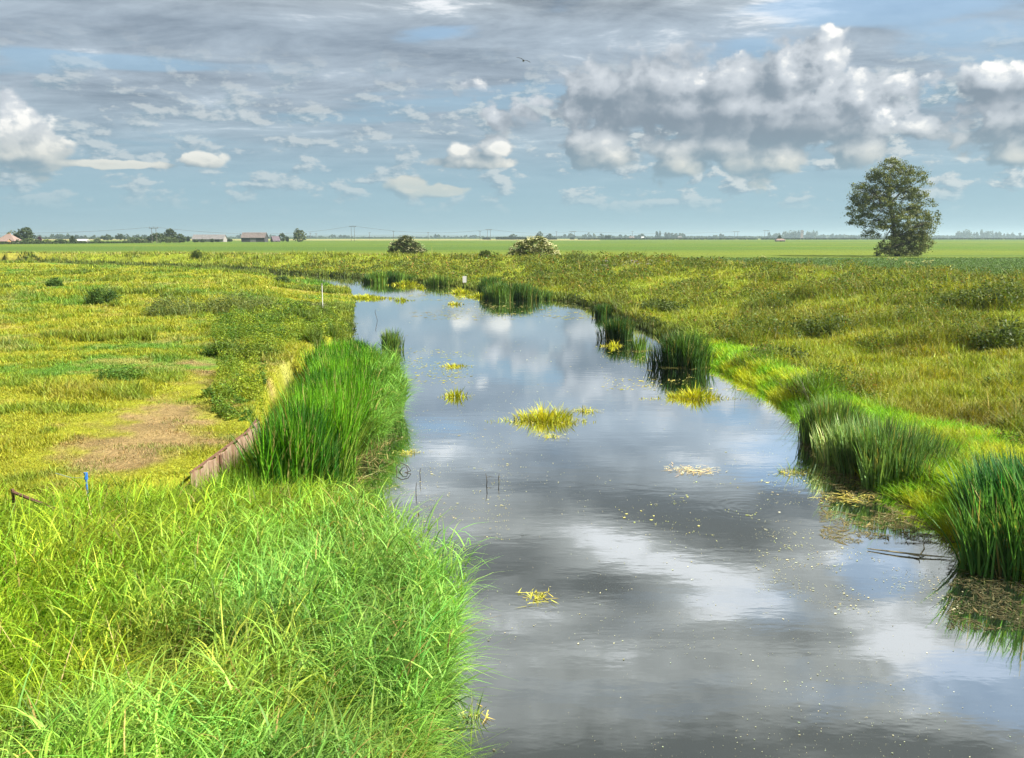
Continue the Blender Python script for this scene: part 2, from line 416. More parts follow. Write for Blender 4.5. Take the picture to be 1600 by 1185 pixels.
G = {k: np.array(v) for k, v in dict(
    past=(0.202, 0.214, 0.018), green=(0.080, 0.165, 0.018), straw=(0.27, 0.225, 0.07), dirt=(0.20, 0.135, 0.070),
    slope=(0.165, 0.205, 0.018), sdark=(0.065, 0.090, 0.015), rust=(0.20, 0.11, 0.025), lush=(0.10, 0.21, 0.015),
    crop=(0.055, 0.100, 0.022), field=(0.066, 0.118, 0.016), fyel=(0.108, 0.142, 0.018), stub=(0.24, 0.22, 0.09),
    mud=(0.055, 0.045, 0.025)).items()}
DIRT = [at(*p, 0.9) for p in [(90,720),(150,655),(240,622),(318,622),(316,560),(332,556),(345,600),(350,660),(320,700),(250,725),(130,745),(90,730)]]
def ground_color(x, y):
    """colour of the sward itself: what grows where"""
    x = np.asarray(x, float); y = np.asarray(y, float)
    r = np.hypot(x, y)
    slope = inside(x, y, SLOPE); bey = inside(x, y, BEYOND); marsh = inside(x, y, MARSH); inr = inside(x, y, RIVER)
    dr = np.minimum(linedist(x, y, LB), linedist(x, y, RB)); dc = linedist(x, y, CR)
    n1 = fbm(x * 0.16, y * 0.16, 4, 11); n2 = fbm(x * 0.6, y * 0.6, 4, 21); n3 = fbm(x * 1.8, y * 1.8, 3, 31)
    c = lerp(G['past'], G['green'], sstep(n1 + (n2 - 0.5) * 0.5, 0.50, 0.66))
    c = lerp(c, G['straw'], sstep(n2 + (n3 - 0.5) * 0.4, 0.52, 0.75) * 0.6)
    dd = np.where(inside(x, y, DIRT), -1.0, 1.0) * linedist(x, y, DIRT + DIRT[:1])
    dk = sstep(-dd + (n3 - 0.5) * 2.6 + (n2 - 0.5) * 1.2, -0.5, 0.9)
    c = lerp(c, G['dirt'], dk * 0.85 * (~marsh))
    c = np.where(marsh[..., None], lerp(G['mud'], G['green'], n2 * 0.5), c)
    s = lerp(G['slope'], G['sdark'], sstep(n1 + (n2 - 0.5) * 0.7, 0.50, 0.72) * 0.8)
    s = lerp(s, G['past'], sstep(n2, 0.5, 0.68) * 0.8)
    nr = fbm(x * 0.11 + 5, y * 0.2, 3, 41)
    s = lerp(s, G['rust'], sstep(nr + (n3 - 0.5) * 0.9, 0.50, 0.72) * 0.22 * sstep(-y, -60, -20))
    s = lerp(s, G['lush'], (1 - sstep(dr + (n2 - 0.5) * 2, 0.6, 2.0)) * sstep(-y, -45, -30))
    s = np.where((dr < 0.35)[..., None], G['mud'] * 1.0, s)
    c = np.where(slope[..., None], s, c)
    u = x / np.maximum(y, 1.0)
    band = fbm(x * 0.0016 + 3, y * 0.035, 5, 51); b2 = fbm(x * 0.02, y * 0.12, 4, 61)
    f = lerp(G['field'], G['fyel'], sstep(band + (b2 - 0.5) * 0.5, 0.44, 0.62))
    f = lerp(f, G['crop'], sstep(fbm(x * 0.004, y * 0.03, 3, 71), 0.50, 0.66) * 0.6)
    cropm = (u > 0.10 + (y - 60) * 0.0011) & (y < 138)
    f = np.where(cropm[..., None], lerp(G['crop'], G['crop'] * 1.25, b2), f)
    edge = 1 - sstep(dc + (n2 - 0.5) * 6, 1.0, 8.0)
    f = lerp(f, lerp(G['past'], G['straw'], n2 * 0.6), edge)
    st = (y > 900) & (y < 1500)
    f = np.where((st & (u < 0.1))[..., None], G['stub'], f)
    f = np.where(((y > 1250) & (u >= 0.1))[..., None], lerp(G['stub'], G['crop'], sstep(fbm(x * .002, y * .004, 2, 81), .4, .6)), f)
    f = np.where((y > 1700)[..., None], G['crop'] * 0.8, f)
    c = np.where(bey[..., None], f, c)
    c = np.where(inr[..., None], G['mud'] * 0.5, c)
    return c

# ------------------------------------------------------------------ terrain: one polar sheet out past the horizon
def build_ground():
    a = np.concatenate([np.linspace(-180, -42, 70, endpoint=False), np.linspace(-42, 42, 900, endpoint=False), np.linspace(42, 180, 70, endpoint=False)])
    a = np.radians(a); r = np.concatenate([[0.3], np.geomspace(2.5, 9000, 470)])
    A, Rr = np.meshgrid(a, r)
    x, y = Rr * np.sin(A), Rr * np.cos(A)
    z = height(x, y); c = ground_color(x, y)
    V = np.stack([x, y, z], -1).reshape(-1, 3)
    na, nr = len(a), len(r)
    i = np.arange(nr - 1)[:, None] * na; j = np.arange(na)[None, :]; k = (j + 1) % na
    Q = np.stack([i + j, i + k, i + na + k, i + na + j], -1).reshape(-1, 4)[:, ::-1]
    m, nt = mat_new('ground_soil_and_sward')
    pos = objpos(nt); col = attr(nt)
    n1 = noise(pos, 1.6, 6, 0.65); n2 = noise(pos, 14, 5, 0.7)
    v = n1.ss(0.3, 0.7, 0.9, 1.5) * n2.ss(0.3, 0.7, 0.7, 1.3)
    cc = nt.nodes.new('ShaderNodeVectorMath'); cc.operation = 'SCALE'
    nt.links.new(col.s, cc.inputs[0]); nt.links.new(v.s, cc.inputs['Scale'])
    p = nt.nodes.new('ShaderNodeBsdfPrincipled'); nt.links.new(cc.outputs[0], p.inputs['Base Color'])
    p.inputs['Roughness'].default_value = 0.95; p.inputs['Specular IOR Level'].default_value = 0.1
    b = nt.nodes.new('ShaderNodeBump'); b.inputs['Strength'].default_value = 0.6; b.inputs['Distance'].default_value = 0.08
    nt.links.new((n2 + n1 * 2.0).s, b.inputs['Height']); nt.links.new(b.outputs[0], p.inputs['Normal'])
    out(nt, p.outputs[0])
    g = link('ground', mesh('ground', V, Q, c.reshape(-1, 3), True), m)
    tag(g, 'flat fenland ground of pasture, sloping river banks and green crop fields', kind='structure')
build_ground()

def water_material(name, ring=None):
    m, nt = mat_new(name)
    pos = objpos(nt)
    lw = nt.nodes.new('ShaderNodeLayerWeight'); lw.inputs['Blend'].default_value = 0.5
    facing = X(nt, lw.outputs['Facing'])
    refl = facing.ss(0.10, 0.92, 0.48, 0.98)
    murk = noise(vmath(pos, 'MULTIPLY', (0.5, 0.35, 1)), 1.0, 5, 0.6)
    d = nt.nodes.new('ShaderNodeBsdfDiffuse')
    dc = mix(nt, murk.ss(0.3, 0.7), (0.020, 0.024, 0.022), (0.040, 0.044, 0.036)); nt.links.new(dc.s, d.inputs[0])
    g = nt.nodes.new('ShaderNodeBsdfGlossy'); g.inputs['Roughness'].default_value = 0.035
    g.inputs[0].default_value = (0.93, 0.96, 0.97, 1)
    w1 = noise(vmath(pos, 'MULTIPLY', (1.0, 2.2, 1)), 1.3, 3, 0.5); w2 = noise(vmath(pos, 'MULTIPLY', (1.0, 1.6, 1)), 9, 3, 0.5)
    hgt = w1 * 0.28 + w2 * 0.03
    if ring:
        dv = vmath(vmath(pos, 'SUBTRACT', (ring[0], ring[1], 0)), 'LENGTH', None)
        hgt = hgt + dv.m('MULTIPLY', 42.0).m('SINE') * dv.ss(0.15, 1.3, 0.022, 0.0)
    b = nt.nodes.new('ShaderNodeBump'); b.inputs['Strength'].default_value = 0.25; b.inputs['Distance'].default_value = 0.02
    nt.links.new(hgt.s, b.inputs['Height']); nt.links.new(b.outputs[0], g.inputs['Normal'])
    ms = nt.nodes.new('ShaderNodeMixShader'); nt.links.new(refl.s, ms.inputs[0])
    nt.links.new(d.outputs[0], ms.inputs[1]); nt.links.new(g.outputs[0], ms.inputs[2])
    out(nt, ms.outputs[0]); return m
M_water = water_material('river_water', at(1165, 792))
def build_water():
    xs = np.linspace(-260, 60, 81); ys = np.linspace(-60, 215, 70)
    Xg, Yg = np.meshgrid(xs, ys)
    V = np.stack([Xg, Yg, np.zeros_like(Xg)], -1).reshape(-1, 3)
    nx, ny = len(xs), len(ys)
    i = np.arange(ny - 1)[:, None] * nx; j = np.arange(nx - 1)[None, :]
    Q = np.stack([i + j, i + j + 1, i + nx + j + 1, i + nx + j], -1).reshape(-1, 4)
    tag(link('river_water', mesh('river_water', V, Q), M_water), 'calm river reflecting the cloudy sky', kind='structure')
    # cattle drink puddle beside the reed bed
    x, y = at(421, 597, 0.2); n = 24
    z = float(height(np.array([x]), np.array([y]))[0]) + 0.06
    P = [(x + 0.42 * math.cos(t) * (1 + .15 * math.sin(3 * t)), y + 0.9 * math.sin(t), z) for t in np.linspace(0, 2 * math.pi, n, endpoint=False)]
    b = MB(); b.add(P, [tuple(range(n))])
    tag(b.build('puddle', M_water), 'small puddle among grass beside the reed bed', kind='structure')
build_water()

# ------------------------------------------------------------------ blades, leaves
def blades(P, h, az, lean, bend, w, col, nseg=3, wid_az=None, tip=2.0, droop=0.0):
    """P (n,3) roots; every blade a tapering ribbon that leans and bends over"""
    n = len(P); t = np.linspace(0, 1, nseg + 1)[None, :]
    h = np.broadcast_to(h, n)[:, None]; az = np.broadcast_to(az, n)[:, None]
    lean = np.broadcast_to(lean, n)[:, None]; bend = np.broadcast_to(bend, n)[:, None]; w = np.broadcast_to(w, n)[:, None]
    droop = np.broadcast_to(droop, n)[:, None]
    off = h * (lean * t + bend * t ** 2)
    x = P[:, 0:1] + off * np.cos(az); y = P[:, 1:2] + off * np.sin(az)
    z = P[:, 2:3] + h * t * (1 - 0.35 * bend * t - droop * t * t)
    wa = az + math.pi / 2 + (rng.uniform(-0.9, 0.9, (n, 1)) if wid_az is None else wid_az)
    hw = 0.5 * w * np.maximum(1 - t ** tip, 0.06)
    sx, sy = np.cos(wa) * hw, np.sin(wa) * hw
    V = np.stack([np.stack([x - sx, y - sy, z], -1), np.stack([x + sx, y + sy, z], -1)], 2)   # n, seg+1, 2, 3
    V = V.reshape(-1, 3)
    b = (np.arange(n) * (nseg + 1) * 2)[:, None] + (np.arange(nseg) * 2)[None, :]
    Q = np.stack([b, b + 1, b + 3, b + 2], -1).reshape(-1, 4)
    C = np.repeat(np.asarray(col), (nseg + 1) * 2, axis=0)
    return V, Q, C
def leaves(P, size, col, up=0.3, aspect=0.55):
    """small leaf quads at P with random turn"""
    n = len(P); size = np.broadcast_to(size, n)[:, None]
    a = rng.normal(size=(n, 3)); a[:, 2] *= (1 - up); a /= np.linalg.norm(a, axis=1, keepdims=True)
    q = rng.normal(size=(n, 3)); b = np.cross(a, q); b /= np.linalg.norm(b, axis=1, keepdims=True)
    a, b = a * size * 0.5, b * size * 0.5 * aspect
    V = np.stack([P - a, P + b * 1.0 + a * 0.1, P + a, P - b * 1.0 + a * 0.1], 1).reshape(-1, 3)
    Q = np.arange(n * 4).reshape(-1, 4)
    return V, Q, np.repeat(col, 4, axis=0)
def join(parts):
    Vs, Qs, Cs, k = [], [], [], 0
    for V, Q, C in parts:
        Vs.append(V); Qs.append(Q + k); Cs.append(C); k += len(V)
    return np.concatenate(Vs), np.concatenate(Qs), np.concatenate(Cs)
def veg(name, parts, mat, parent=None, loc=None):
    V, Q, C = join(parts) if isinstance(parts, list) else parts
    if loc is not None: V = V - np.array(loc)
    return link(name, mesh(name, V, Q, np.clip(C, 0, 1)), mat, parent, loc if parent is None else None)
GAIN = 1.3
def jit(c, n, amt=0.25, hue=0.12):
    c = np.broadcast_to(np.asarray(c, float), (n, 3))
    k = np.exp(rng.normal(0, amt, (n, 1))); hj = rng.normal(0, hue, (n, 1))
    return np.clip(c * GAIN * k * np.concatenate([1 + hj, np.ones((n, 1)), np.ones((n, 1))], 1), 0.004, 0.75)
def scatter(n, d0, d1, test, u0=-0.70, u1=0.70, p=1.0):
    """density falls with distance**(1+p)"""
    xs, ys = [], []; got = 0
    for _ in range(40):
        m = n * 2
        u = rng.uniform(u0, u1, m)
        q = rng.uniform(0, 1, m)
        d = d0 * (d1 / d0) ** q if p == 1.0 else (d0 ** (1 - p) + q * (d1 ** (1 - p) - d0 ** (1 - p))) ** (1 / (1 - p))
        x, y = u * d, d
        k = test(x, y)
        xs.append(x[k]); ys.append(y[k]); got += k.sum()
        if got >= n: break
    return np.concatenate(xs)[:n], np.concatenate(ys)[:n]
def on(x, y, dz=-0.01):
    return np.stack([x, y, height(x, y) + dz], -1)

# ------------------------------------------------------------------ pasture, left
def is_past(x, y): return ~(inside(x, y, RIVER) | inside(x, y, SLOPE) | inside(x, y, BEYOND) | inside(x, y, MARSH))
def build_pasture():
    x, y = scatter(320000, 12, 115, is_past, -0.66, 0.02, 1.3)
    c = ground_color(x, y); n2 = fbm(x * 0.9, y * 0.9, 3, 91); big = fbm(x * 0.3, y * 0.3, 3, 92)
    dd = np.where(inside(x, y, DIRT), -1.0, 1.0) * linedist(x, y, DIRT + DIRT[:1])
    keep = rng.random(len(x)) > sstep(-dd + (n2 - .5) * 1.5, -0.3, 0.8) * 0.75
    x, y, c, n2, big, dd = x[keep], y[keep], c[keep], n2[keep], big[keep], dd[keep]
    n = len(x)
    h = (0.05 + 0.11 * sstep(n2, 0.45, 0.75) + 0.16 * sstep(big, 0.58, 0.75)) * np.exp(rng.normal(0, 0.35, n)) * (0.55 + 0.45 * sstep(dd, 0, 1))
    c = lerp(c, G['green'], sstep(n2, 0.55, 0.7) * 0.5) * 1.12
    V = blades(on(x, y), h * (.75 + .55 * sstep(y, 18, 50)), rng.uniform(0, 6.28, n), rng.uniform(0.1, 0.7, n), rng.uniform(0, 0.6, n),
               np.maximum(0.006, y * 0.0009), jit(c, n, 0.28, 0.10), 2)
    # taller rank grass and weeds along the water and in drifts
    def rank(x, y):
        dr = linedist(x, y, LB)
        return is_past(x, y) & ((dr + (fbm(x * .5, y * .5, 3, 93) - .5) * 8 < 2.2) & (y > 27) & ((y < 55) | (x < -.28 * y)) | ((fbm(x * .2, y * .2, 3, 94) > 0.72) & (y > 30)))
    x, y = scatter(45000, 16, 125, rank, -0.66, 0.02, 1.0)
    n = len(x)
    nn = fbm(x * .5, y * .5, 3, 95)
    c = lerp((0.16, 0.20, 0.02), (0.09, 0.14, 0.02), sstep(nn, .4, .65))
    V2 = blades(on(x, y), rng.uniform(0.18, 0.48, n) * (0.6 + nn * 0.8), rng.uniform(0, 6.28, n), rng.uniform(0.05, 0.35, n),
                rng.uniform(0, 0.5, n), np.maximum(0.010, y * 0.0011), jit(c, n, 0.3, 0.12), 3)
    NET = [at(*p, .9) for p in [(330,645),(345,560),(325,515),(375,488),(440,478),(520,468),(548,500),(505,530),(440,555),(415,600),(402,655),(360,660)]]
    def tn(x, y): return is_past(x, y) & inside(x, y, NET) & (fbm(x * .9, y * .7, 4, 97) > .46)
    x, y = scatter(60000, 14, 50, tn, -.45, -.1, 1.0)
    n = len(x); a = fbm(x * .9, y * .7, 4, 97)
    z = height(x, y) + rng.uniform(.02, 1, n) ** .8 * (.06 + .55 * sstep(a, .46, .7))
    c = lerp((.065, .13, .015), (.19, .24, .02), sstep(fbm(x * 1.5, y * 1.5, 3, 98), .3, .7))
    tag(veg('nettle_growth', leaves(np.stack([x, y, z], -1), np.maximum(.05, y * .0021) * rng.uniform(.6, 1.3, n), jit(c, n, .28, .1), .5), M_leaf),
        'leafy nettles and thistles running along the pasture between bare earth and reed bed', kind='stuff')
    tag(veg('pasture_grass', [V, V2], M_leaf), 'short grazed grass of the left pasture with drifts of ranker growth', kind='stuff')
build_pasture()

# ------------------------------------------------------------------ bank slopes, right and far
def is_slope(x, y): return inside(x, y, SLOPE)
def build_slope():
    def t1(x, y): return is_slope(x, y) & (linedist(x, y, RB) > 0.25)
    x, y = scatter(300000, 11, 210, t1, -0.68, 0.72, 1.25)
    c = ground_color(x, y); n = len(x)
    a1 = fbm(x * .35, y * .35, 4, 101); a2 = fbm(x * 1.1, y * 1.1, 3, 102)
    h = (0.12 + 0.5 * sstep(a1, 0.45, 0.72) + 0.25 * sstep(a2, 0.5, 0.75)) * np.exp(rng.normal(0, 0.3, n))
    c = lerp(c, G['sdark'], sstep(a1, .52, .7) * 0.55) * 1.15
    c = lerp(c, G['straw'], (rng.random(n) < 0.06) * 0.8)
    V = blades(on(x, y), h, rng.uniform(0, 6.28, n), rng.uniform(0.05, 0.5, n), rng.uniform(0, 0.7, n),
               np.maximum(0.007, y * 0.0008), jit(c, n, 0.3, 0.12), 2)
    # broad leaved weeds: docks and nettles in stands
    def t2(x, y): return is_slope(x, y) & (fbm(x * .35, y * .35, 4, 101) > 0.50) & (linedist(x, y, RB) > 0.8)
    x, y = scatter(130000, 13, 120, t2, -0.3, 0.72, 1.1)
    n = len(x); a1 = fbm(x * .35, y * .35, 4, 101); a3 = fbm(x * .8, y * .8, 3, 103)
    z = height(x, y) + rng.uniform(0.02, 1, n) ** 0.8 * (0.25 + 0.75 * sstep(a1, .5, .72))
    c = lerp((0.06, 0.10, 0.015), (0.14, 0.16, 0.02), sstep(a3, .4, .65))
    c = lerp(c, (0.24, 0.13, 0.03), (rng.random(n) < 0.10) * 0.8)
    L = leaves(np.stack([x, y, z], -1), np.maximum(0.06, y * 0.0022) * rng.uniform(.6, 1.4, n), jit(c, n, .3, .12), 0.5)
    tag(veg('bank_meadow', [V, L], M_leaf), 'rough olive meadow grass, docks and nettles on the far and right banks', kind='stuff')
    # bright fringe at the right waterline
    def t3(x, y):
        d = linedist(x, y, RB)
        return (d < 1.5 + 2.8 * (1 - sstep(y, 13, 22)) + (fbm(x * .7, y * .7, 2, 104) - .5) * 1.6) & (inside(x, y, SLOPE) | (d < 0.22))
    x, y = scatter(80000, 9, 34, t3, 0.05, 0.72, 0.7)
    n = len(x); a = fbm(x * 1.2, y * 1.2, 3, 105)
    c = lerp((0.17, 0.36, 0.015), (0.36, 0.41, 0.02), sstep(a, .42, .62))
    V = blades(on(x, y), rng.uniform(.14, .42, n) * (0.7 + 0.6 * a), rng.uniform(0, 6.28, n), rng.uniform(0.1, .5, n), rng.uniform(0.1, .9, n),
               np.maximum(0.010, y * 0.0009), jit(c, n, .22, .1), 3)
    tag(veg('bank_fringe_grass', V, M_leaf), 'vivid yellow green grass fringing the right waterline', kind='stuff')
    # far waterline growth, dark
    def t4(x, y): return (linedist(x, y, RB) < 1.0) & inside(x, y, SLOPE) | ((linedist(x, y, LB) < 3.2) & is_past(x, y) & (y > 70) & (x < -.275 * y))
    x, y = scatter(26000, 36, 150, t4, -0.68, 0.2, 0.6)
    n = len(x); a = fbm(x * .3, y * .3, 3, 106)
    c = lerp((0.055, 0.080, 0.018), (0.13, 0.17, 0.03), sstep(a, .4, .6))
    V = blades(on(x, y), rng.uniform(.12, .42, n) * (.4 + 1.1 * a) * np.where(x < -.28 * y, 1.9, 1.0), rng.uniform(0, 6.28, n), rng.uniform(0, .2, n), rng.uniform(0, .3, n),
               y * 0.0013, jit(c, n, .3, .1), 2)
    tag(veg('waterside_rushes', V, M_leaf), 'dark rushes and sedge lining the far river edge', kind='stuff')
    # cut edge of the far field: taller grass heads on the crest
    x, y = scatter(9000, 45, 170, lambda x, y: linedist(x, y, CR) < 2.5, -0.66, 0.7, 0.8)
    n = len(x)
    V = blades(on(x, y), rng.uniform(.15, .5, n), rng.uniform(0, 6.28, n), .15, .3, y * 0.0009, jit((.20, .20, .06), n, .3, .08), 2)
    x, y = scatter(60000, 48, 140, lambda x, y: inside(x, y, BEYOND) & (linedist(x, y, CR) > 1.5), -0.66, 0.7, 1.4)
    n = len(x)
    W = blades(on(x, y), rng.uniform(.05, .12, n), rng.uniform(0, 6.28, n), .3, .3, y * 0.0012, jit(ground_color(x, y) * 1.0, n, .22, .06), 2)
    tag(veg('field_crop', [V, W], M_leaf), 'even green crop of the fields behind the bank with pale grass heads along its edge', kind='stuff')
build_slope()

# ------------------------------------------------------------------ marsh and foreground, left
def is_marsh(x, y): return inside(x, y, MARSH)
REEDBED = [at(*p, 0.1) for p in [(425,812),(512,806),(530,750),(560,702),(582,667),(596,652),(588,612),(572,580),(560,578),(490,600),(508,650),(475,720)]]
def arching(x, y, z, n_leaf, hmin, hmax, llen, w, colf, lean_az, spread=0.9, nseg=4):
    """plants of a stem with leaves arching off it: returns parts"""
    n = len(x)
    H_ = np.minimum(rng.uniform(hmin, hmax, n) * (0.55 + 0.95 * fbm(x * 1.1, y * 1.1, 3, 111)), wall_cap(x, y))
    laz = lean_az + rng.normal(0, .7, n); ln = rng.uniform(.03, .22, n)
    base = np.stack([x, y, z], -1)
    cs = colf(x, y, n)
    parts = [blades(base, H_, laz, ln, 0.1, w * 0.45, cs * 0.9, 2)]
    k = n_leaf
    f = rng.uniform(0.25, 1.0, (n, k)); idx = np.repeat(np.arange(n), k); f = f.ravel()
    P = base[idx] + np.stack([np.cos(laz[idx]) * ln[idx] * H_[idx] * f, np.sin(laz[idx]) * ln[idx] * H_[idx] * f, H_[idx] * f * .96], -1)
    m = len(P)
    a = rng.uniform(0, 6.28, m); a = np.where(rng.random(m) < 0.55, laz[idx] + rng.normal(0, spread, m), a)
    L = llen * rng.uniform(.6, 1.25, m) * (1.1 - .35 * f)
    c = cs[idx] * np.exp(rng.normal(0, .18, (m, 1)))
    dead = rng.random(m) < 0.022
    c = np.where(dead[:, None], np.array((.40, .30, .10)) * np.exp(rng.normal(0, .2, (m, 1))), c)
    parts.append(blades(P, L, a, rng.uniform(.25, .7, m), rng.uniform(.2, .9, m), w * rng.uniform(.6, 1.25, m), np.clip(c, .005, .7), nseg, droop=rng.uniform(0.0, .55, m)))
    return parts
WALL = [at(px, py, .98) for px, py in [(298, 740), (345, 706), (386, 676), (402, 656)]]
def wall_cap(x, y):
    u = x / y; g = linedist(x, y, WALL)
    k = (u > WALL[0][0] / WALL[0][1] - .03) & (u < WALL[-1][0] / WALL[-1][1] + .01)
    far = np.maximum(.28, (4.34 - .305 * y) * (.55 + .95 * fbm(x * 1.5, y * 1.5, 2, 77)))
    return np.minimum(np.where(k, .64 + .27 * g, 9.0), np.where((y > 8.5) & (y < 14.5), far, 9.0))
def build_foreground():
    def t(x, y):
        return is_marsh(x, y) & ~inside(x, y, REEDBED) & (linedist(x, y, LB) > 0.05) & (linedist(x, y, MB_LINE) > 0.12)
    def colf(x, y, n):
        q = x + 0.0 * y                                   # mint reed-grass nearer the water, yellow green to the left and behind
        k = sstep(q + (fbm(x * .5, y * .5, 3, 121) - .5) * 3.4, -3.9, -2.0) * (1 - sstep(y, 9.0, 12.5))
        c = lerp((0.19, 0.30, 0.018), (0.175, 0.345, 0.058), k)
        c = lerp(c, (0.22, 0.25, 0.02), sstep(fbm(x * .9, y * .9, 3, 122), .55, .7) * .6)
        return jit(lerp(c, c * .45, sstep(fbm(x * 1.6, y * 1.6, 3, 123), .46, .64) * .8) * 1.05, n, .30, .14)
    # tall stems near the camera
    x, y = scatter(12500, 3.6, 13.2, lambda x, y: t(x, y) & (x > -9), -0.78, 0.06, 0.9)
    z = height(x, y)
    edge = linedist(x, y, LB)
    az = np.where(edge < 1.0, 0.15, rng.uniform(-1.2, 1.8, len(x)))
    parts = arching(x, y, z, 7, .75, 1.2, .44, 0.0125, colf, az)
    x, y = scatter(26000, 3.6, 14.5, t, -0.78, 0.06, 0.9)
    n = len(x); c = colf(x, y, n)
    parts.append(blades(on(x, y), np.minimum(rng.uniform(.5, 1.05, n), wall_cap(x, y)), rng.uniform(0, 6.28, n), rng.uniform(.02, .3, n), rng.uniform(0, .6, n),
                        rng.uniform(.008, .017, n), c, 4))
    tag(veg('bank_reed_grass', parts, M_reed), 'dense bright green reed grass with arching leaves filling the near left bank', kind='stuff')
    x, y = scatter(170, 4.5, 12, lambda x, y: t(x, y), -0.7, 0.04, 0.9); n = len(x)
    tag(veg('dry_reed_stalks', blades(on(x, y), np.minimum(rng.uniform(.9, 1.45, n), wall_cap(x, y)), rng.uniform(0, 6.28, n), rng.uniform(.03, .3, n), .12, .011, jit((.42, .34, .16), n, .2, .06), 4, tip=6.0), M_straw),
        'scattered dry straw coloured stalks standing among the near bank grass', kind='stuff')
    x, y = scatter(150, 5, 9.5, lambda x, y: t(x, y) & (linedist(x, y, LB) < .55), -0.3, 0.04, 0.9); n = len(x)
    bl = arching(x, y, height(x, y), 6, .35, .75, .42, .036, lambda x, y, n: jit((.13, .25, .05), n, .25, .1), np.full(n, .1))
    tag(veg('broad_leaved_reed', bl, M_reed), 'broad leaved young reed shoots leaning over the water at the near bank edge', kind='stuff')
    # iris-like upright tall blades towards the pasture and by the wall
    def t2(x, y): return t(x, y) & (y > 9.0) & (y < 16)
    x, y = scatter(15000, 9.0, 16, t2, -0.72, -0.15, 0.6)
    n = len(x); a = fbm(x * .6, y * .6, 3, 131)
    c = lerp((0.10, 0.22, 0.010), (0.24, 0.30, 0.02), sstep(a, .42, .62))
    p = [blades(on(x, y), np.minimum(rng.uniform(.4, 1.0, n) * (.7 + .5 * a), wall_cap(x, y)), rng.uniform(0, 6.28, n), rng.uniform(0, .22, n), rng.uniform(0, .35, n),
                rng.uniform(.012, .026, n), jit(c, n, .22, .1), 4)]
    x, y = scatter(2600, 11.5, 16, lambda x, y: is_marsh(x, y) & (linedist(x, y, WALL) < .9), -.45, -.2, 0.6)
    n = len(x); g_ = linedist(x, y, WALL)
    p.append(blades(on(x, y), rng.uniform(.45, .95, n), rng.uniform(0, 6.28, n), rng.uniform(0, .25, n), rng.uniform(0, .5, n), rng.uniform(.010, .020, n),
                    jit(lerp((.10, .21, .012), (.21, .27, .02), rng.random(n)), n, .25, .1), 4))
    x, y = scatter(3400, 10.8, 15, lambda x, y: is_marsh(x, y) & (linedist(x, y, REEDBED + REEDBED[:1]) < 1.1) & (x > -4.6), -.4, -.12, 0.6)
    n = len(x)
    p.append(blades(on(x, y), rng.uniform(.35, .95, n) * (.5 + .8 * fbm(x * 1.8, y * 1.8, 2, 137)), rng.uniform(0, 6.28, n), rng.uniform(0, .3, n), rng.uniform(0, .4, n), rng.uniform(.012, .026, n),
                    jit(lerp((.06, .17, .010), (.15, .27, .02), rng.random(n)), n, .28, .1), 4))
    # shorter yellow green sedge between pasture and reed bed
    def t3(x, y): return t(x, y) & (y > 15) & (np.hypot((x - PX) / .45, (y - PY) / .95) > 1)
    PX, PY = at(421, 597, 0.2)
    x, y = scatter(30000, 15, 48, t3, -0.5, 0.0, 0.9)
    n = len(x); a = fbm(x * .7, y * .7, 3, 132)
    c = lerp((0.08, 0.15, 0.012), (0.19, 0.235, 0.02), sstep(a, .38, .6))
    p.append(blades(on(x, y), np.minimum(rng.uniform(.2, .55, n) * (.6 + .7 * a), wall_cap(x, y)), rng.uniform(0, 6.28, n), rng.uniform(0.05, .4, n), rng.uniform(0, .6, n),
                    np.maximum(.012, y * .0009), jit(c, n, .25, .1), 3))
    tag(veg('marsh_sedge', p, M_reed), 'upright yellow green sedge between the pasture edge and the reed bed', kind='stuff')
build_foreground()

def reed_parts(x, y, h0, h1, c1, c2, w=0.016, lean=.16, outward=None, dead=0.06, seed=141, zoff=None, hk=1.0):
    n = len(x); a = fbm(x * .9, y * .9, 3, seed)
    z = np.maximum(height(x, y), -0.05) if zoff is None else np.full(n, zoff)
    c = jit(lerp(c1, c2, sstep(a + rng.normal(0, .08, n), .38, .62)), n, .38, .12)
    c = np.where((rng.random(n) < dead)[:, None], np.array((.40, .34, .12)), c)
    az = rng.uniform(0, 6.28, n) if outward is None else np.where(rng.random(n) < .75, outward + rng.normal(0, .5, n), rng.uniform(0, 6.28, n))
    hh = rng.uniform(h0, h1, n) * (.85 + .3 * a) * hk
    d = np.hypot(x, y)
    wd = np.maximum(w, d * .0008) * rng.uniform(.7, 1.3, n)
    return blades(np.stack([x, y, z], -1), hh, az, rng.uniform(0, lean, n), rng.uniform(0, .28, n) ** 1.5 * 2, wd, c, 5, tip=3.0)
def poly_pts(poly, n):
    a = np.array(poly); lo, hi = a.min(0), a.max(0); xs, ys, g = [], [], 0
    while g < n:
        x = rng.uniform(lo[0], hi[0], n * 2); y = rng.uniform(lo[1], hi[1], n * 2); k = inside(x, y, poly)
        xs.append(x[k]); ys.append(y[k]); g += k.sum()
    return np.concatenate(xs)[:n], np.concatenate(ys)[:n]
def straw_skirt(x, y, n, L=0.5, spread=.25, c=(.30, .24, .09)):
    """fallen stems lying on the water round a reed bed"""
    i = rng.integers(0, len(x), n)
    P = np.stack([x[i] + rng.normal(0, spread, n), y[i] + rng.normal(0, spread, n), rng.uniform(.006, .03, n)], -1)
    az = rng.uniform(0, 6.28, n)
    V, Q, C = blades(P, L * rng.uniform(.4, 1.4, n), az, 1.0, .05, .012, jit(c, n, .35, .1), 2, wid_az=0.0)
    V = V.copy(); V[:, 2] = np.repeat(P[:, 2], 6); return V, Q, C

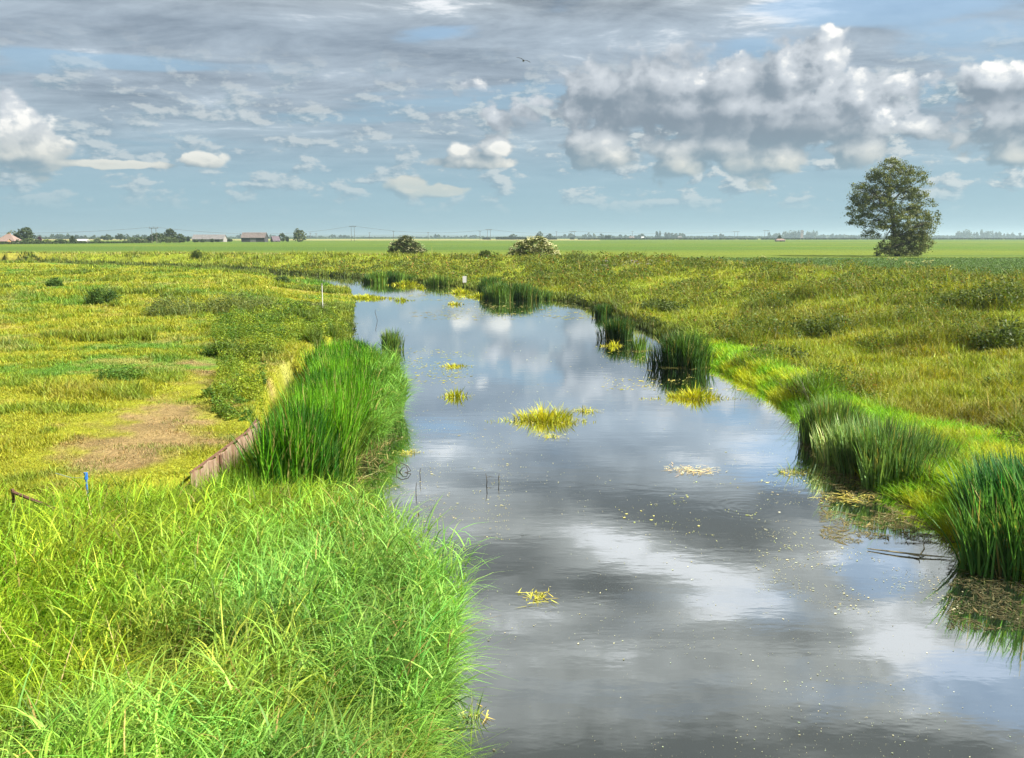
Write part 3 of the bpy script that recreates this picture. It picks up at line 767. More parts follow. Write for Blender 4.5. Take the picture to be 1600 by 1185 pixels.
def build_reeds():
    x, y = poly_pts(REEDBED, 19000)
    x = x + (fbm(x * 1.2, y * 1.2, 3, 181) - .5) * 1.1; y = y + (fbm(x * 1.2, y * 1.2, 3, 182) - .5) * 1.4
    dk = sstep(y + (fbm(x, y, 2, 5) - .5) * 5, 21, 25)
    hs = 1 - .25 * (1 - sstep(linedist(x, y, LB), 0, .8))
    p = reed_parts(x, y, 1.15, 1.75, (.022, .095, .005), (.095, .24, .010), .030, hk=(1.02 - .30 * sstep(y, 16, 24)) * (.78 + .4 * fbm(x * 1.4, y * 1.4, 3, 183)))
    def tb(x, y): return (linedist(x, y, LB) < .45) & (y > 17.5) & (y < 27)
    bx, by = scatter(1300, 17, 28, tb, -.4, 0, .8)
    def cf(x, y, n): return jit((.13, .27, .04), n, .25, .1)
    bul = arching(bx, by, np.full(len(bx), .02), 6, .5, 1.0, .5, .022, cf, np.full(len(bx), 0.0))
    p2x, p2y = x[:7000] + .0, y[:7000]
    near = linedist(p2x, p2y, LB) < .9
    q = reed_parts(p2x[near], p2y[near], .7, 1.2, (.10, .22, .03), (.20, .30, .04), .016, .7, 0.0)
    o = thing('reed_bed', 'tall dense dark green reed bed along the left bank of the river', 'reeds', (*at(500, 700), 0))
    lo = tuple(o.location)
    for nm, pp, mt in (('leaf_blades', [p, q], M_reed),):
        veg_local(nm, pp + bul, mt, o)
    k = linedist(x, y, LB) < .5
    veg_local('dead_stems', straw_skirt(x[k], y[k], 1500, .55, .30, (.22, .18, .07)), M_straw, o)['kind'] = 'stuff'
def veg_local(name, parts, mat, parent):
    V, Q, C = join(parts) if isinstance(parts, list) else parts
    return link(name, mesh(name, V - np.array(parent.location), Q, np.clip(C, 0, 1)), mat, parent)
def clump(label, px, py, rx, ry, n, h0, h1, c1, c2, w=.014, lean=.18, name='reed_clump', group='reed clumps standing in the river', cat='reeds', zoff=-.03, skirt=120, sk=(.30, .28, .08), rot=0.0):
    cx, cy = at(px, py)
    r = np.sqrt(rng.uniform(0, 1, n)); t = rng.uniform(0, 6.28, n)
    if name != 'reed_clump' and name != 'reed_stand': r = r ** 1.5 * 1.25
    r = r * (1 + .35 * np.sin(3 * t + px) + .22 * np.sin(7 * t + px))
    x0, y0 = rx * r * np.cos(t), ry * r * np.sin(t)
    x, y = cx + x0 * math.cos(rot) - y0 * math.sin(rot), cy + x0 * math.sin(rot) + y0 * math.cos(rot)
    o = thing(name, label, cat, (cx, cy, 0), group)
    out_az = np.arctan2(y - cy, x - cx)
    zo = zoff
    low = name not in ('reed_clump', 'reed_stand')
    hk = np.clip(1.25 - .75 * r, .25, 1.2) * (.55 + .9 * vnoise(x * 4, y * 4, 7)) if low else 1.08 - .22 * r ** 2
    veg_local('leaf_blades', reed_parts(x, y, h0, h1, c1, c2, w, lean, out_az, .05, 150 + int(px) % 40, zo, hk), M_reed, o)
    if n <= 130: [ch for ch in o.children][0]['kind'] = 'stuff'
    if skirt: veg_local('dead_stems', straw_skirt(x, y, skirt, .13 if low else .35, .12, sk), M_straw, o)['kind'] = 'stuff'
    return o
DK1, DK2 = (.028, .072, .016), (.07, .145, .025)
YL1, YL2 = (.27, .31, .015), (.42, .42, .03)
def build_clumps():
    build_reeds()
    g = 'reed clumps standing in the river'
    clump('rounded dark reed clump in the water left of the largest rounded clump', 966, 530, .62, .55, 800, .75, 1.15, DK1, DK2, w=.022, lean=.25, skirt=300)
    clump('thin sparse reed tuft just right of the rounded dark clump', 1000, 548, .32, .28, 130, .45, .8, DK1, (.12, .2, .03))
    clump('largest rounded dark green reed clump in the water beside the right bank', 1066, 572, .82, .62, 1500, .85, 1.32, DK1, DK2, w=.024, lean=.25, skirt=420)
    clump('lone small reed clump in the water near the left reed bed tip', 612, 547, .38, .34, 300, .55, 1.0, DK1, (.13, .2, .03), skirt=90)
    clump('small dark reed clump on the right bank edge behind the rounded dark clump', 943, 494, .5, .4, 420, .5, .85, DK1, DK2, skirt=0)
    clump('broad dark green reed clump against the far bank beside the small white sign', 800, 468, 2.0, 1.4, 2200, .8, 1.35, DK1, (.08, .15, .03), .03, skirt=0)
    clump('dark reed clump on the far bank left end of the broad reeds', 768, 458, 1.0, 1.2, 800, .9, 1.5, (.03, .075, .018), DK2, .03, skirt=0)
    clump('low green reed clump at the far bank beside the yellow tuft', 605, 441, 2.3, 1.3, 1500, .7, 1.3, (.05, .11, .02), (.11, .2, .03), .03, skirt=0)
    clump('small low reed clump among the far bank rushes left of the white sign', 688, 446, 1.2, .8, 600, .5, 1.1, (.05, .10, .02), (.11, .18, .03), .03, skirt=0)
    g = 'reed stands along the right bank'
    clump('upright green reed stand in front of the right bank, farthest of the three large ones', 1302, 698, .58, .70, 1300, .8, 1.2, (.07, .13, .03), (.15, .24, .06), .022, .14, 'reed_stand', g, skirt=500, sk=(.14, .12, .05))
    clump('pale green reed stand with bent yellow blades in the middle of the right bank stands', 1385, 745, .82, 1.05, 2600, .75, 1.2, (.085, .16, .045), (.23, .33, .11), .026, .32, 'reed_stand', g, skirt=900, sk=(.16, .14, .05), rot=.5)
    clump('dense dark green reed stand at the right edge of the photo, nearest the viewer', 1670, 868, 1.25, 1.4, 4600, 1.0, 1.5, (.02, .09, .022), (.095, .22, .05), .030, .38, 'reed_stand', g, skirt=1600, sk=(.12, .11, .04), rot=.4)
    g = 'yellow water grass tufts'
    def yel(label, px, py, rx, ry, n, h0, h1, **k):
        clump(label, px, py, rx * 1.1, ry * 1.1, n, h0 * .65, h1 * .78, YL1, YL2, .014, 1.0, 'water_grass', g, 'water grass', -.02, k.get('skirt', 60), (.42, .38, .05), k.get('rot', 0))
    yel('largest yellow green water grass island in mid river', 852, 657, .72, .34, 800, .25, .5, skirt=160)
    yel('small yellow tuft trailing off the right end of the largest yellow island', 917, 643, .22, .12, 70, .15, .3)
    yel('tiny yellow sprout in the water just below the largest yellow island', 861, 683, .12, .08, 24, .1, .22)
    yel('yellow water grass island in front of the largest rounded reed clump', 1084, 622, .80, .30, 700, .2, .42, skirt=200)
    yel('little yellow tuft on a mat of pondweed, farther of the two left ones', 710, 573, .36, .22, 160, .15, .32, skirt=120)
    yel('spiky yellow tuft alone in the water, nearer of the two left ones', 712, 620, .32, .2, 160, .2, .45)
    yel('long yellow drift of water grass off the tip of the left pasture', 572, 466, 1.9, 1.0, 900, .2, .42, rot=-.5)
    yel('bright yellow tuft in front of the low green far bank reeds', 634, 446, 1.1, .8, 420, .35, .7)
    yel('tiny yellow tuft on its own right of the bright far bank tuft', 657, 451, .35, .3, 90, .2, .45)
    yel('yellow tuft by the foot of the white sign', 722, 459, .8, .7, 300, .3, .7)
    yel('low yellow water grass drift left of the broad dark reeds', 750, 464, 1.1, .7, 420, .25, .5)
    yel('small round yellow tuft in open water below the white sign', 711, 476, .42, .3, 110, .15, .4)
    yel('faint yellow green tuft in open water below the bright far tuft', 628, 470, .8, .4, 120, .15, .35)
    yel('yellow grass at the foot of the rounded dark reed clump', 958, 541, .45, .2, 120, .12, .25)
    # mixed small floating plants
    g = 'small floating plants on open water'
    def fl(label, px, py, rx, ry, n, h0, h1, c1, c2, sk=60, skc=(.42, .36, .08), lean=.9):
        clump(label, px, py, rx, ry, n, h0, h1, c1, c2, .014, lean, 'floating_plant', g, 'water plant', -.01, sk, skc)
    fl('orange straw coloured tuft at the water edge between reed bed and near bank grass', 600, 862, .22, .2, 110, .15, .4, (.45, .30, .04), (.5, .36, .06))
    fl('pale spiky floating plant beside the near bank at the bottom', 737, 1122, .10, .08, 26, .12, .28, (.22, .30, .10), (.35, .42, .16), 12)
    fl('yellow star shaped weed floating alone in the near water', 838, 936, .10, .10, 26, .05, .14, (.42, .42, .05), (.5, .42, .06), 40, (.42, .38, .06))
    fl('straw and green tuft floating off the farthest right reed stand', 1240, 738, .26, .10, 50, .1, .25, (.12, .25, .04), (.4, .32, .08), 110)
    fl('pinkish brown weed raft floating in mid river', 1081, 736, .30, .16, 12, .02, .05, (.4, .3, .12), (.45, .34, .14), 220, (.46, .36, .18))
    fl('yellow straw scrap floating off the left reed bed', 642, 708, .14, .10, 18, .05, .14, (.5, .42, .05), (.5, .42, .05), 50)
    fl('small yellow weed scrap floating left of the dark reed reflection', 1330, 780, .3, .2, 10, .03, .08, (.4, .36, .05), (.4, .36, .05), 90)
build_clumps()

def stick(label, pts, r, mat=None, name='twig', grp='dead twigs sticking out of the water'):
    x, y = at(*pts[0][:2]); y0 = y
    P = []
    for (px, py, z) in pts:
        d = ray(px, py); t = y0 / d[1] if z is None else (z - H) / d[2]
        P.append((d[0] * t - x, d[1] * t - y0 if z is not None else 0.0, (H + d[2] * t)))
    b = MB(); b.tube(P, [r] * (len(P) - 1) + [r * .5], 5)
    o = b.build(name, mat or M_bark, None, (x, y0, 0))
    tag(o, label, 'twig', grp); return o
def build_twigs():
    stick('thin crooked dead twig in the water near the tip of the left pasture', [(590,502,-.05),(588,495,None),(586,488,None),(587,484,None)], .012)
    stick('forked dark twig, left of the pair in mid water', [(760,762,-.05),(761,752,None),(759,740,None)], .008)
    stick('short dark twig, right of the pair in mid water', [(780,757,-.05),(779,748,None),(780,740,None)], .008)
    stick('bent twig lying level between two upright twigs in mid water', [(760,746,.10),(766,745,.11),(772,746,.10)], .005)
    stick('upright dark twig left of centre below the curled stem', [(650,772,-.05),(650,762,None),(651,754,None)], .007)
    stick('thin upright twig beside the curled dead stem', [(657,750,-.05),(656,740,None),(657,732,None)], .007)
    # curled dead stem
    x, y = at(631, 738); b = MB()
    b.tube([(-.13,0,-.02),(-.15,.03,.10),(-.05,.05,.17),(.08,.0,.12),(.14,-.02,.03),(.02,-.05,.0)], .009, 5)
    b.tube([(-.10,.02,-.02),(-.02,.0,.09),(.05,.03,.10),(.08,.02,.0)], .008, 5)
    tag(b.build('dead_stem', M_bark, None, (x, y, 0)), 'curled loop of dead stem poking out of the water by the left reeds', 'twig')
    # floating broken branch near the right reeds
    x, y = at(1425, 868); b = MB()
    b.tube([(-.55,.22,.02),(-.2,.05,.03),(.1,-.06,.03),(.5,-.14,.02)], [.008,.014,.014,.006], 5)
    b.tube([(.1,-.03,.02),(.22,.10,.06),(.25,.2,.10)], [.012,.010,.006], 5)
    b.tube([(-.05,0,.02),(.05,-.12,.03),(.02,-.2,.04)], [.010,.008,.005], 5)
    tag(b.build('floating_branch', M_straw2, None, (x, y, 0)), 'pale broken branch floating beside the nearest right reed stand', 'branch')
M_straw2 = simple('bleached_wood', (.42, .36, .22), .8, 20, .4)
build_twigs()

# ------------------------------------------------------------------ floating specks and weed films
def build_specks():
    def t(x, y): return inside(x, y, RIVER)
    parts = []
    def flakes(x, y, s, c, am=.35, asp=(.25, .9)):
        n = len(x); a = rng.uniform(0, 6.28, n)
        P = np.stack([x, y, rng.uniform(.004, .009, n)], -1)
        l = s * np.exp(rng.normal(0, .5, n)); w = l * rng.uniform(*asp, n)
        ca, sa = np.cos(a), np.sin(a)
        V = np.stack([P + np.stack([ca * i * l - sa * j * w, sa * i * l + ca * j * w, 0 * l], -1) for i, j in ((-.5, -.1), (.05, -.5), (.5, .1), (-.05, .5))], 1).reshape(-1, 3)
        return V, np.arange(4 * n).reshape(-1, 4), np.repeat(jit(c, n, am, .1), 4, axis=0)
    x, y = scatter(9000, 5, 60, t, -.2, .7, 1.1)
    k = rng.random(len(x)) < sstep(fbm(x * .8, y * .5, 3, 171), .38, .66) + .08
    parts.append(flakes(x[k], y[k], np.maximum(.008, .0011 * y[k]), (.27, .28, .18)))
    # denser films: left margin, off the right reeds, in front of the far reeds
    def film(px0, py0, px1, py1, n, s, c, thr=.5, asp=(.25, .9)):
        xs, ys = [], []
        px = rng.uniform(px0, px1, n * 3); py = rng.uniform(py0, py1, n * 3)
        q = np.array([at(a, b) for a, b in zip(px, py)])
        k = t(q[:, 0], q[:, 1]) & (fbm(q[:, 0] * 1.1, q[:, 1] * 1.1, 4, int(px0)) > thr) & (fbm(q[:, 0] * 5, q[:, 1] * 5, 2, 3) > .42)
        q = q[k][:n]
        parts.append(flakes(q[:, 0], q[:, 1], s, c, .35, asp))
    film(560, 640, 800, 860, 2000, .016, (.32, .30, .14), .46)
    film(630, 545, 740, 600, 700, .05, (.26, .26, .05), .45)
    film(1180, 690, 1500, 960, 2200, .014, (.28, .28, .17), .46)
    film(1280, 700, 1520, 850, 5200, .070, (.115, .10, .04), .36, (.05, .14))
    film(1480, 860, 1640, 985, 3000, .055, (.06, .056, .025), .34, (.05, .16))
    film(690, 470, 930, 500, 1200, .10, (.20, .20, .06), .48)
    film(640, 446, 780, 470, 900, .12, (.20, .20, .05), .45)
    film(940, 548, 1180, 610, 700, .05, (.30, .28, .07), .48)
    film(960, 700, 1300, 860, 500, .020, (.38, .40, .14), .56)
    film(640, 485, 720, 500, 200, .10, (.16, .14, .06), .42)
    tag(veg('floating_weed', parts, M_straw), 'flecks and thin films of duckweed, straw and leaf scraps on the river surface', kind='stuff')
build_specks()

# ------------------------------------------------------------------ shrubs and trees
def ellip(n, c, r, shell=0.0):
    d = rng.normal(size=(n, 3)); d /= np.linalg.norm(d, axis=1, keepdims=True)
    rr = (shell ** 3 + rng.uniform(0, 1, (n, 1)) * (1 - shell ** 3)) ** (1 / 3)
    return np.asarray(c) + d * rr * np.asarray(r)
def crown(lobes, n_cl, cl_r, per, leaf, c1, c2, shell=.55, up=.35):
    """leaf clusters spread through the union of lobes"""
    L = np.array([l[3] * l[5] for l in lobes]); L = L / L.sum()
    cnt = rng.multinomial(n_cl, L); pts = []
    for l, k in zip(lobes, cnt):
        if k: pts.append(ellip(k, l[:3], l[3:], shell))
    ctr = np.concatenate(pts)
    ctr = ctr[ctr[:, 2] > 0.1]
    n = len(ctr) * per; idx = np.repeat(np.arange(len(ctr)), per)
    r = cl_r * np.exp(rng.normal(0, .25, len(ctr)))
    P = ctr[idx] + rng.normal(0, 1, (n, 3)) * r[idx][:, None] * np.array((.55, .55, .36))
    P[:, 2] = np.maximum(P[:, 2], .03)
    base = lerp(c1, c2, rng.random(len(ctr)) ** 1.3)[idx]
    return leaves(P, leaf * rng.uniform(.6, 1.4, n), jit(base, n, .2, .08), up), ctr
def tree(name, label, cat, loc, lobes, n_cl, cl_r, per, leaf, c1, c2, trunk_r, group=None, limbs=5, shell=.55, trunk_top=.6):
    o = thing(name, label, cat, loc, group)
    (V, Q, C), ctr = crown(lobes, n_cl, cl_r, per, leaf, c1, c2, shell)
    link('crown', mesh('crown', V, Q, C), M_tree, o)
    b = MB(); top = max(l[2] + l[5] for l in lobes) * trunk_top
    cx = np.mean([l[0] for l in lobes]); k = 5
    tp = [(cx * (i / k) * .6 + random.uniform(-.01, .01) * top * (i > 0), random.uniform(-.01, .01) * top * (i > 0), top * i / k - .2 * (i == 0)) for i in range(k + 1)]
    b.tube(tp, [trunk_r * (1.25 - .85 * i / k) for i in range(k + 1)], 7)
    for l in lobes[:limbs]:
        s = tp[random.choice((2, 3, 4))]; e = Vector(l[:3]); m = Vector(s).lerp(e, .5) + Vector((0, 0, -.04 * top))
        b.tube([s, m, e], [trunk_r * .5, trunk_r * .3, trunk_r * .1], 5)
    b.build('trunk', M_bark, o)
    return o
S = 149.0 / F
def big_tree():
    d = 149.0; bx, by, bz = (1402 - CX) / F * d * (math.cos(TH) + 0) , d, 1.3
    bx = atd(1402, 400, d)[0]
    def lp(px, py): p = atd(px, py, d); return p[0] - bx, p[2] - bz
    o = thing('broadleaf_tree', 'tall lone broadleaf tree with uneven open crown standing in the right field', 'tree', (bx, by, bz))
    lb = [(1393,272,34,22),(1418,288,28,24),(1376,284,22,20),(1352,304,24,20),(1344,330,20,24),(1368,318,30,26),(1402,316,36,28),
          (1436,318,18,22),(1448,346,15,20),(1424,346,34,22),(1390,346,30,14),(1362,350,16,10),(1408,384,36,17),(1432,380,22,18),
          (1386,391,22,9),(1412,366,26,12),(1408,391,42,11),(1440,362,18,14),(1368,366,14,8)]
    lobes = []
    for (px, py, rx, rz) in lb:
        x, z = lp(px, py); rx *= S; rz *= S
        dep = min(rx, 3.2)
        for dy in (-.35, .35): lobes.append((x, dy * 6.0 * random.uniform(.5, 1.1) if py < 360 else dy * 3.5, z, rx * .95, dep, rz))
    (V, Q, C), ctr = crown(lobes, 900, .55, 56, .25, (.065, .085, .026), (.155, .17, .052), .62, .3)
    link('crown', mesh('crown', V, Q, C), M_tree, o)
    b = MB()
    def tr(l): return [(lp(px, py)[0], dy, lp(px, py)[1]) for px, py, dy in l]
    T = tr([(1402,402,0),(1400,380,0),(1396,352,.1),(1392,322,.2),(1390,295,.1),(1392,264,0)])
    b.tube(T, [.42, .36, .30, .22, .14, .05], 8)
    for l in [[(1398,362,0),(1380,345,1),(1352,338,1.2)],[(1396,350,0),(1420,335,-1),(1442,330,-1)],[(1393,325,.2),(1372,310,-1),(1352,300,-1.4)],
              [(1392,318,.2),(1412,300,1),(1420,285,1)],[(1391,300,.1),(1378,284,.6),(1374,272,.8)],[(1399,372,0),(1425,355,-1.5),(1446,345,-1.5)],
              [(1400,385,0),(1415,378,-1),(1435,376,-1)],[(1400,388,0),(1385,385,-1),(1375,388,-1)],[(1397,350,0),(1390,335,-1.8),(1370,325,-2)]]:
        P = tr(l); b.tube(P, [.16, .10, .03], 5)
    tips = np.array([v for v in T[2:]] + [tr([q])[0] for q in [(1380,345,1),(1420,335,-1),(1372,310,-1),(1412,300,1),(1378,284,.6),(1425,355,-1.5),(1415,378,-1)]])
    for c in ctr[::3]:
        s = tips[np.argmin(((tips - c) ** 2).sum(1))]; m = (s + c) / 2 + rng.normal(0, .25, 3)
        b.tube([s, m, c], [.045, .03, .012], 3)
    b.build('trunk', M_bark, o)
big_tree()

def elder(px, py, w, h, label, flowers, c1, c2, d):
    x = atd(px, py, d)[0]; z = float(height(np.array([x]), np.array([d]))[0])
    o = thing('elder_bush', label, 'bush', (x, d, z - .05), 'bushes along the far bank crest')
    lobes = [(0, 0, h * .45, w * .36, w * .34, h * .5), (-w * .22, 0, h * .32, w * .26, w * .26, h * .42), (w * .24, 0, h * .30, w * .25, w * .26, h * .40),
             (w * .05, -w * .1, h * .62, w * .24, w * .24, h * .34), (-w * .36, 0, h * .2, w * .14, w * .2, h * .24), (w * .38, 0, h * .18, w * .13, w * .2, h * .22)]
    (V, Q, C), ctr = crown(lobes, 260, .32, 38, .22, c1, c2, .7, .4)
    link('crown', mesh('crown', V, Q, C), M_tree, o)
    b = MB()
    for a in range(7):
        t = a * .9; b.tube([(0, 0, 0), (math.cos(t) * w * .12, math.sin(t) * w * .12, h * .35), (math.cos(t) * w * .3, math.sin(t) * w * .28, h * .6)], [.06, .045, .02], 5)
    b.build('trunk', M_bark, o)
    P = []
    for l in lobes: P.append(ellip(flowers // 6, l[:3], np.array(l[3:]) * 1.08, .97))
    P = np.concatenate(P); P = P[P[:, 2] > .1]
    n = len(P) * 9; idx = np.repeat(np.arange(len(P)), 9)
    Q_ = P[idx] + rng.normal(0, 1, (n, 3)) * np.array((.09, .09, .03))
    V, Q, C = leaves(Q_, .12, jit((.62, .58, .36), n, .12, .04), .6, .9)
    link('blossom', mesh('blossom', V, Q, C), M_tree, o)
elder(635, 397, 6.3, 3.7, 'dark rounded elder bush on the far bank, left of the cream blossomed one', 130, (.035, .045, .02), (.09, .10, .035), 149)
elder(834, 402, 7.0, 3.2, 'broad elder bush covered in cream blossom on the far bank, right of the darker bush', 520, (.05, .07, .015), (.14, .15, .03), 124)

# low bushes and thistle clumps on the pasture
def low_bush(label, px, py, w, h, c1, c2, n_cl=90, leaf=.07, zg=.9, name='low_bush', group='low bushes on the pasture', per=26):
    x, y = at(px, py, zg); z = float(height(np.array([x]), np.array([y]))[0])
    o = thing(name, label, 'bush', (x, y, z - .03), group)
    lobes = [(0, 0, h * .4, w * .42, w * .4, h * .55), (-w * .25, 0, h * .3, w * .28, w * .3, h * .4), (w * .27, .05, h * .28, w * .26, w * .3, h * .4)]
    (V, Q, C), ctr = crown(lobes, n_cl, w * .10, per, leaf, c1, c2, .3, .4)
    veg_stems = blades(np.stack([rng.uniform(-w * .4, w * .4, 160), rng.uniform(-w * .3, w * .3, 160), np.zeros(160)], -1), rng.uniform(.5, 1.1, 160) * h,
                       rng.uniform(0, 6.28, 160), .25, .2, .02, jit(c2, 160), 3)
    A = join([(V, Q, C), veg_stems])
    link('foliage', mesh('foliage', *A), M_leaf, o)
    return o
BD, BL = (.035, .075, .015), (.085, .15, .03)
low_bush('compact round dark bush, farthest left on the pasture', 86, 448, 1.1, .75, BD, BL, 80, .12)
low_bush('larger round dark green bush in the left middle of the pasture', 160, 477, 1.6, 1.05, BD, BL, 130, .10)
low_bush('grey green thistle patch, left of the two wide patches on the pasture', 272, 494, 2.6, .95, (.07, .11, .03), (.15, .18, .05), 150, .08)
low_bush('widest grey green thistle patch, right of its smaller neighbour', 376, 492, 3.4, 1.15, (.07, .11, .03), (.16, .19, .05), 220, .08)
low_bush('tall weed clump on the bank tip beside the white post', 478, 466, 2.4, .45, (.08, .11, .03), (.16, .18, .05), 130, .1)
low_bush('weed clump at the water edge below the white post', 530, 520, 1.6, .6, (.05, .08, .015), (.15, .17, .03), 150, .08)
low_bush('leafy nettle clump overhanging the left water edge', 536, 486, 1.2, .5, (.05, .08, .015), (.14, .17, .03), 110, .09)
low_bush('dark weed clump at the far edge of the pasture by the river bend', 440, 436, 1.4, .7, BD, (.08, .12, .04), 70, .14)
low_bush('nettle thicket at the top of the bare earth trail', 352, 556, 1.3, .5, (.05, .10, .015), (.12, .18, .02), 260, .06)
low_bush('broad nettle thicket between the bare earth and the puddle', 396, 560, 1.7, .45, (.07, .12, .015), (.16, .20, .02), 300, .06)
low_bush('dark leafy weeds beside the bare earth patch', 345, 618, .8, .28, (.05, .11, .015), (.12, .18, .02), 200, .05)
low_bush('dark weed tuft left of the puddle', 398, 604, .5, .3, (.03, .08, .015), (.07, .13, .02), 110, .05)
low_bush('flat weed patch in the grass left of the bare earth', 190, 592, 1.5, .28, (.05, .12, .02), (.10, .17, .02), 120, .06)
g = 'weed clumps on the right bank'
for (lb, px, py, w, h, zg) in [('tall dark weed clump at the right edge of the bank crest', 1560, 470, 3.2, 1.5, 1.6), ('dark weed clump just left of the one at the right edge', 1490, 470, 2.6, 1.0, 1.5),
        ('wide dark weed clump lower on the right edge of the slope', 1585, 520, 3.0, 1.1, 1.2), ('light green nettle stand in the middle of the right slope', 1185, 510, 3.6, .9, .8),
        ('green nettle stand right of its neighbour in the middle of the slope', 1290, 505, 3.2, .8, .9), ('dark low weed clump above the rounded reed clumps', 1210, 545, 2.2, .5, .7),
        ('dark weed clump on the crest beside the pale blossom bush', 905, 410, 4.0, 1.4, 1.7), ('small dark bush on the far crest left of centre', 307, 399, 1.8, 1.5, 1.7),
        ('small dark bush on the crest between the two elder bushes', 758, 404, 1.6, 1.2, 1.7), ('dark weed clump low on the far slope left of the rubble', 860, 425, 4.0, .9, 1.2),
        ('olive weed clump on the slope above the dark reed clumps', 1030, 470, 3.0, .7, .9)]:
    low_bush(lb, px, py, w, h, (.04, .065, .015), (.10, .14, .025), 130, .12, zg, 'weed_clump', g, 24)
# cow parsley on the crest near the big tree
for (lb, px, py, h) in [('tall pale flowering stem on the crest left of the big tree', 1393, 424, 1.3), ('pale flowering stem on the crest right of its taller neighbour', 1420, 428, 1.0),
                        ('pale flowering stem on the crest below the big tree, rightmost', 1448, 431, 1.1), ('yellowish flower clump on the crest left of the shadow', 1191, 414, 1.0)]:
    x, y = at(px, py, 1.75); z = float(height(np.array([x]), np.array([y]))[0])
    o = thing('cow_parsley', lb, 'flower', (x, y, z), 'cow parsley on the bank crest')
    b = MB(); P = []
    for k in range(9):
        a = k * .7; e = (math.cos(a) * .3 * h, math.sin(a) * .3 * h, h * random.uniform(.75, 1)); b.tube([(0, 0, 0), (e[0] * .4, e[1] * .4, h * .55), e], .012, 4); P.append(e)
    b.build('stem', M_greenstem := MATS.get('green_stem') or simple('green_stem', (.10, .14, .04), .8, 9, .2), o)
    for e in P:
        q = np.array(e) + rng.normal(0, 1, (40, 3)) * np.array((.03, .03, .010))
        link('flower_head', mesh('flower_head', *leaves(q, .06, jit((.4, .42, .22), 40, .1, .03), .6, .9)), M_tree, o)

# ------------------------------------------------------------------ distant trees, hedges, woods
def gz(px, d): x = atd(px, 371, d)[0]; return x, float(height(np.array([x]), np.array([d]))[0])
def far_tree(label, px, top, w, d, c1=(.035, .055, .025), c2=(.075, .10, .04), lob=None, name='field_tree', n=70, group='distant trees on the horizon', cat='tree', low=.12):
    x, z = gz(px, d); hh = atd(px, top, d)[2] - z; ww = w / F * d
    st = random.getstate(); lobes = []
    lob = lob or [(0, .58, .34, .42), (-.22, .45, .26, .32), (.23, .42, .26, .32), (.04, .76, .24, .23), (0, .28, .38, .22)]
    for (lx, lz, rx, rz) in lob:
        lobes.append((lx * ww + random.uniform(-.04, .04) * ww, random.uniform(-.12, .12) * ww, max(lz * hh, .3), rx * ww, rx * ww, rz * hh))
    lf = max(.0016 * d, .3)
    return tree(name, label, cat, (x, d, z), lobes, n, max(.05 * ww, .3), 14, lf, c1, c2, max(.02 * hh, .12), group, 3, .6, .55)
far_tree('big round dark tree behind the farmhouse at the far left', 38, 355.5, 33, 445, n=260)
far_tree('smaller tree left of the big round one, over the farmhouse roof', 20, 361, 28, 455, (.05, .07, .03), (.09, .11, .04))
far_tree('low dark shrub mass at the foot of the big round tree', 44, 373, 36, 430, (.05, .075, .03), (.09, .12, .04), name='field_bush', cat='bush')
far_tree('narrow purple red conifer right of the big round tree', 62, 370, 6, 450, (.06, .025, .035), (.10, .04, .05), [(0, .3, .45, .3), (0, .6, .3, .3), (0, .85, .15, .15)], 'copper_conifer')
far_tree('pale yellow green low bush right of the purple conifer', 73, 374.5, 17, 470, (.12, .15, .03), (.18, .20, .05), name='field_bush', cat='bush')
far_tree('mid green hedge tree between pale bush and dark tree', 93, 374, 22, 500, (.06, .09, .03), (.10, .13, .05), name='field_bush', cat='bush')
far_tree('single dark tree left of the white roofed shed', 113, 369, 12, 480)
far_tree('blue grey tree, left of the pair right of the white roofed shed', 167, 367, 19, 900)
far_tree('blue grey tree, right of the pair right of the white roofed shed', 187, 365.5, 16, 900)
far_tree('pale green bush between the white roofed shed and the tree pair', 152, 373, 10, 700, (.12, .15, .05), (.18, .2, .08), name='field_bush', cat='bush')
far_tree('low dark bush left of the first power pole', 212, 371, 40, 560, name='field_bush', cat='bush')
far_tree('low dark round tree just behind the first power pole', 246, 364.5, 36, 520, n=170)
far_tree('tallest tree of the group right of the first power pole', 266, 357.5, 25, 530, n=200)
far_tree('low spreading tree at the right end of the group by the first power pole', 280, 366, 24, 520, n=140)
far_tree('low bushes right under the tallest tree by the first power pole', 262, 371, 46, 510, (.05, .07, .03), (.09, .12, .04), name='field_bush', cat='bush')
far_tree('small dark pointed tree left of the long grey barn', 293.5, 370, 7, 640)
far_tree('small bush before the left end of the long grey barn', 305, 375, 6, 560, name='field_bush', cat='bush')
far_tree('small bush before the middle of the long grey barn', 316, 374, 5, 560, name='field_bush', cat='bush')
far_tree('small bush before the right half of the long grey barn', 331.5, 373.5, 5, 560, name='field_bush', cat='bush')
far_tree('dark bush at the right end of the long grey barn', 356, 373, 12, 640, name='field_bush', cat='bush')
far_tree('round green tree right of the small gabled shed', 441, 364.5, 13, 640, n=80)
far_tree('very small dark tree between the round tree and the large oval tree', 449, 370, 5, 640)
far_tree('large oval tree standing alone right of the sheds', 467.5, 357, 22, 600, (.05, .07, .025), (.11, .13, .05), [(0, .5, .45, .35), (-.08, .7, .3, .25), (.1, .3, .42, .28), (-.1, .25, .38, .24), (-.05, .85, .2, .14)], n=150)
far_tree('small round horizon tree above the blossom bush', 843, 362, 10, 1500, n=50)
far_tree('low horizon tree left of the blossom bush', 802, 366, 14, 1500, n=50)
far_tree('flat topped horizon tree right of the blossom bush', 858, 366, 12, 1500, n=50)
far_tree('dark upright poplar on the horizon, left of the poplar row', 1026, 361.5, 7, 2100, lob=[(0, .5, .3, .45), (0, .7, .2, .25)], name='poplar', n=40)
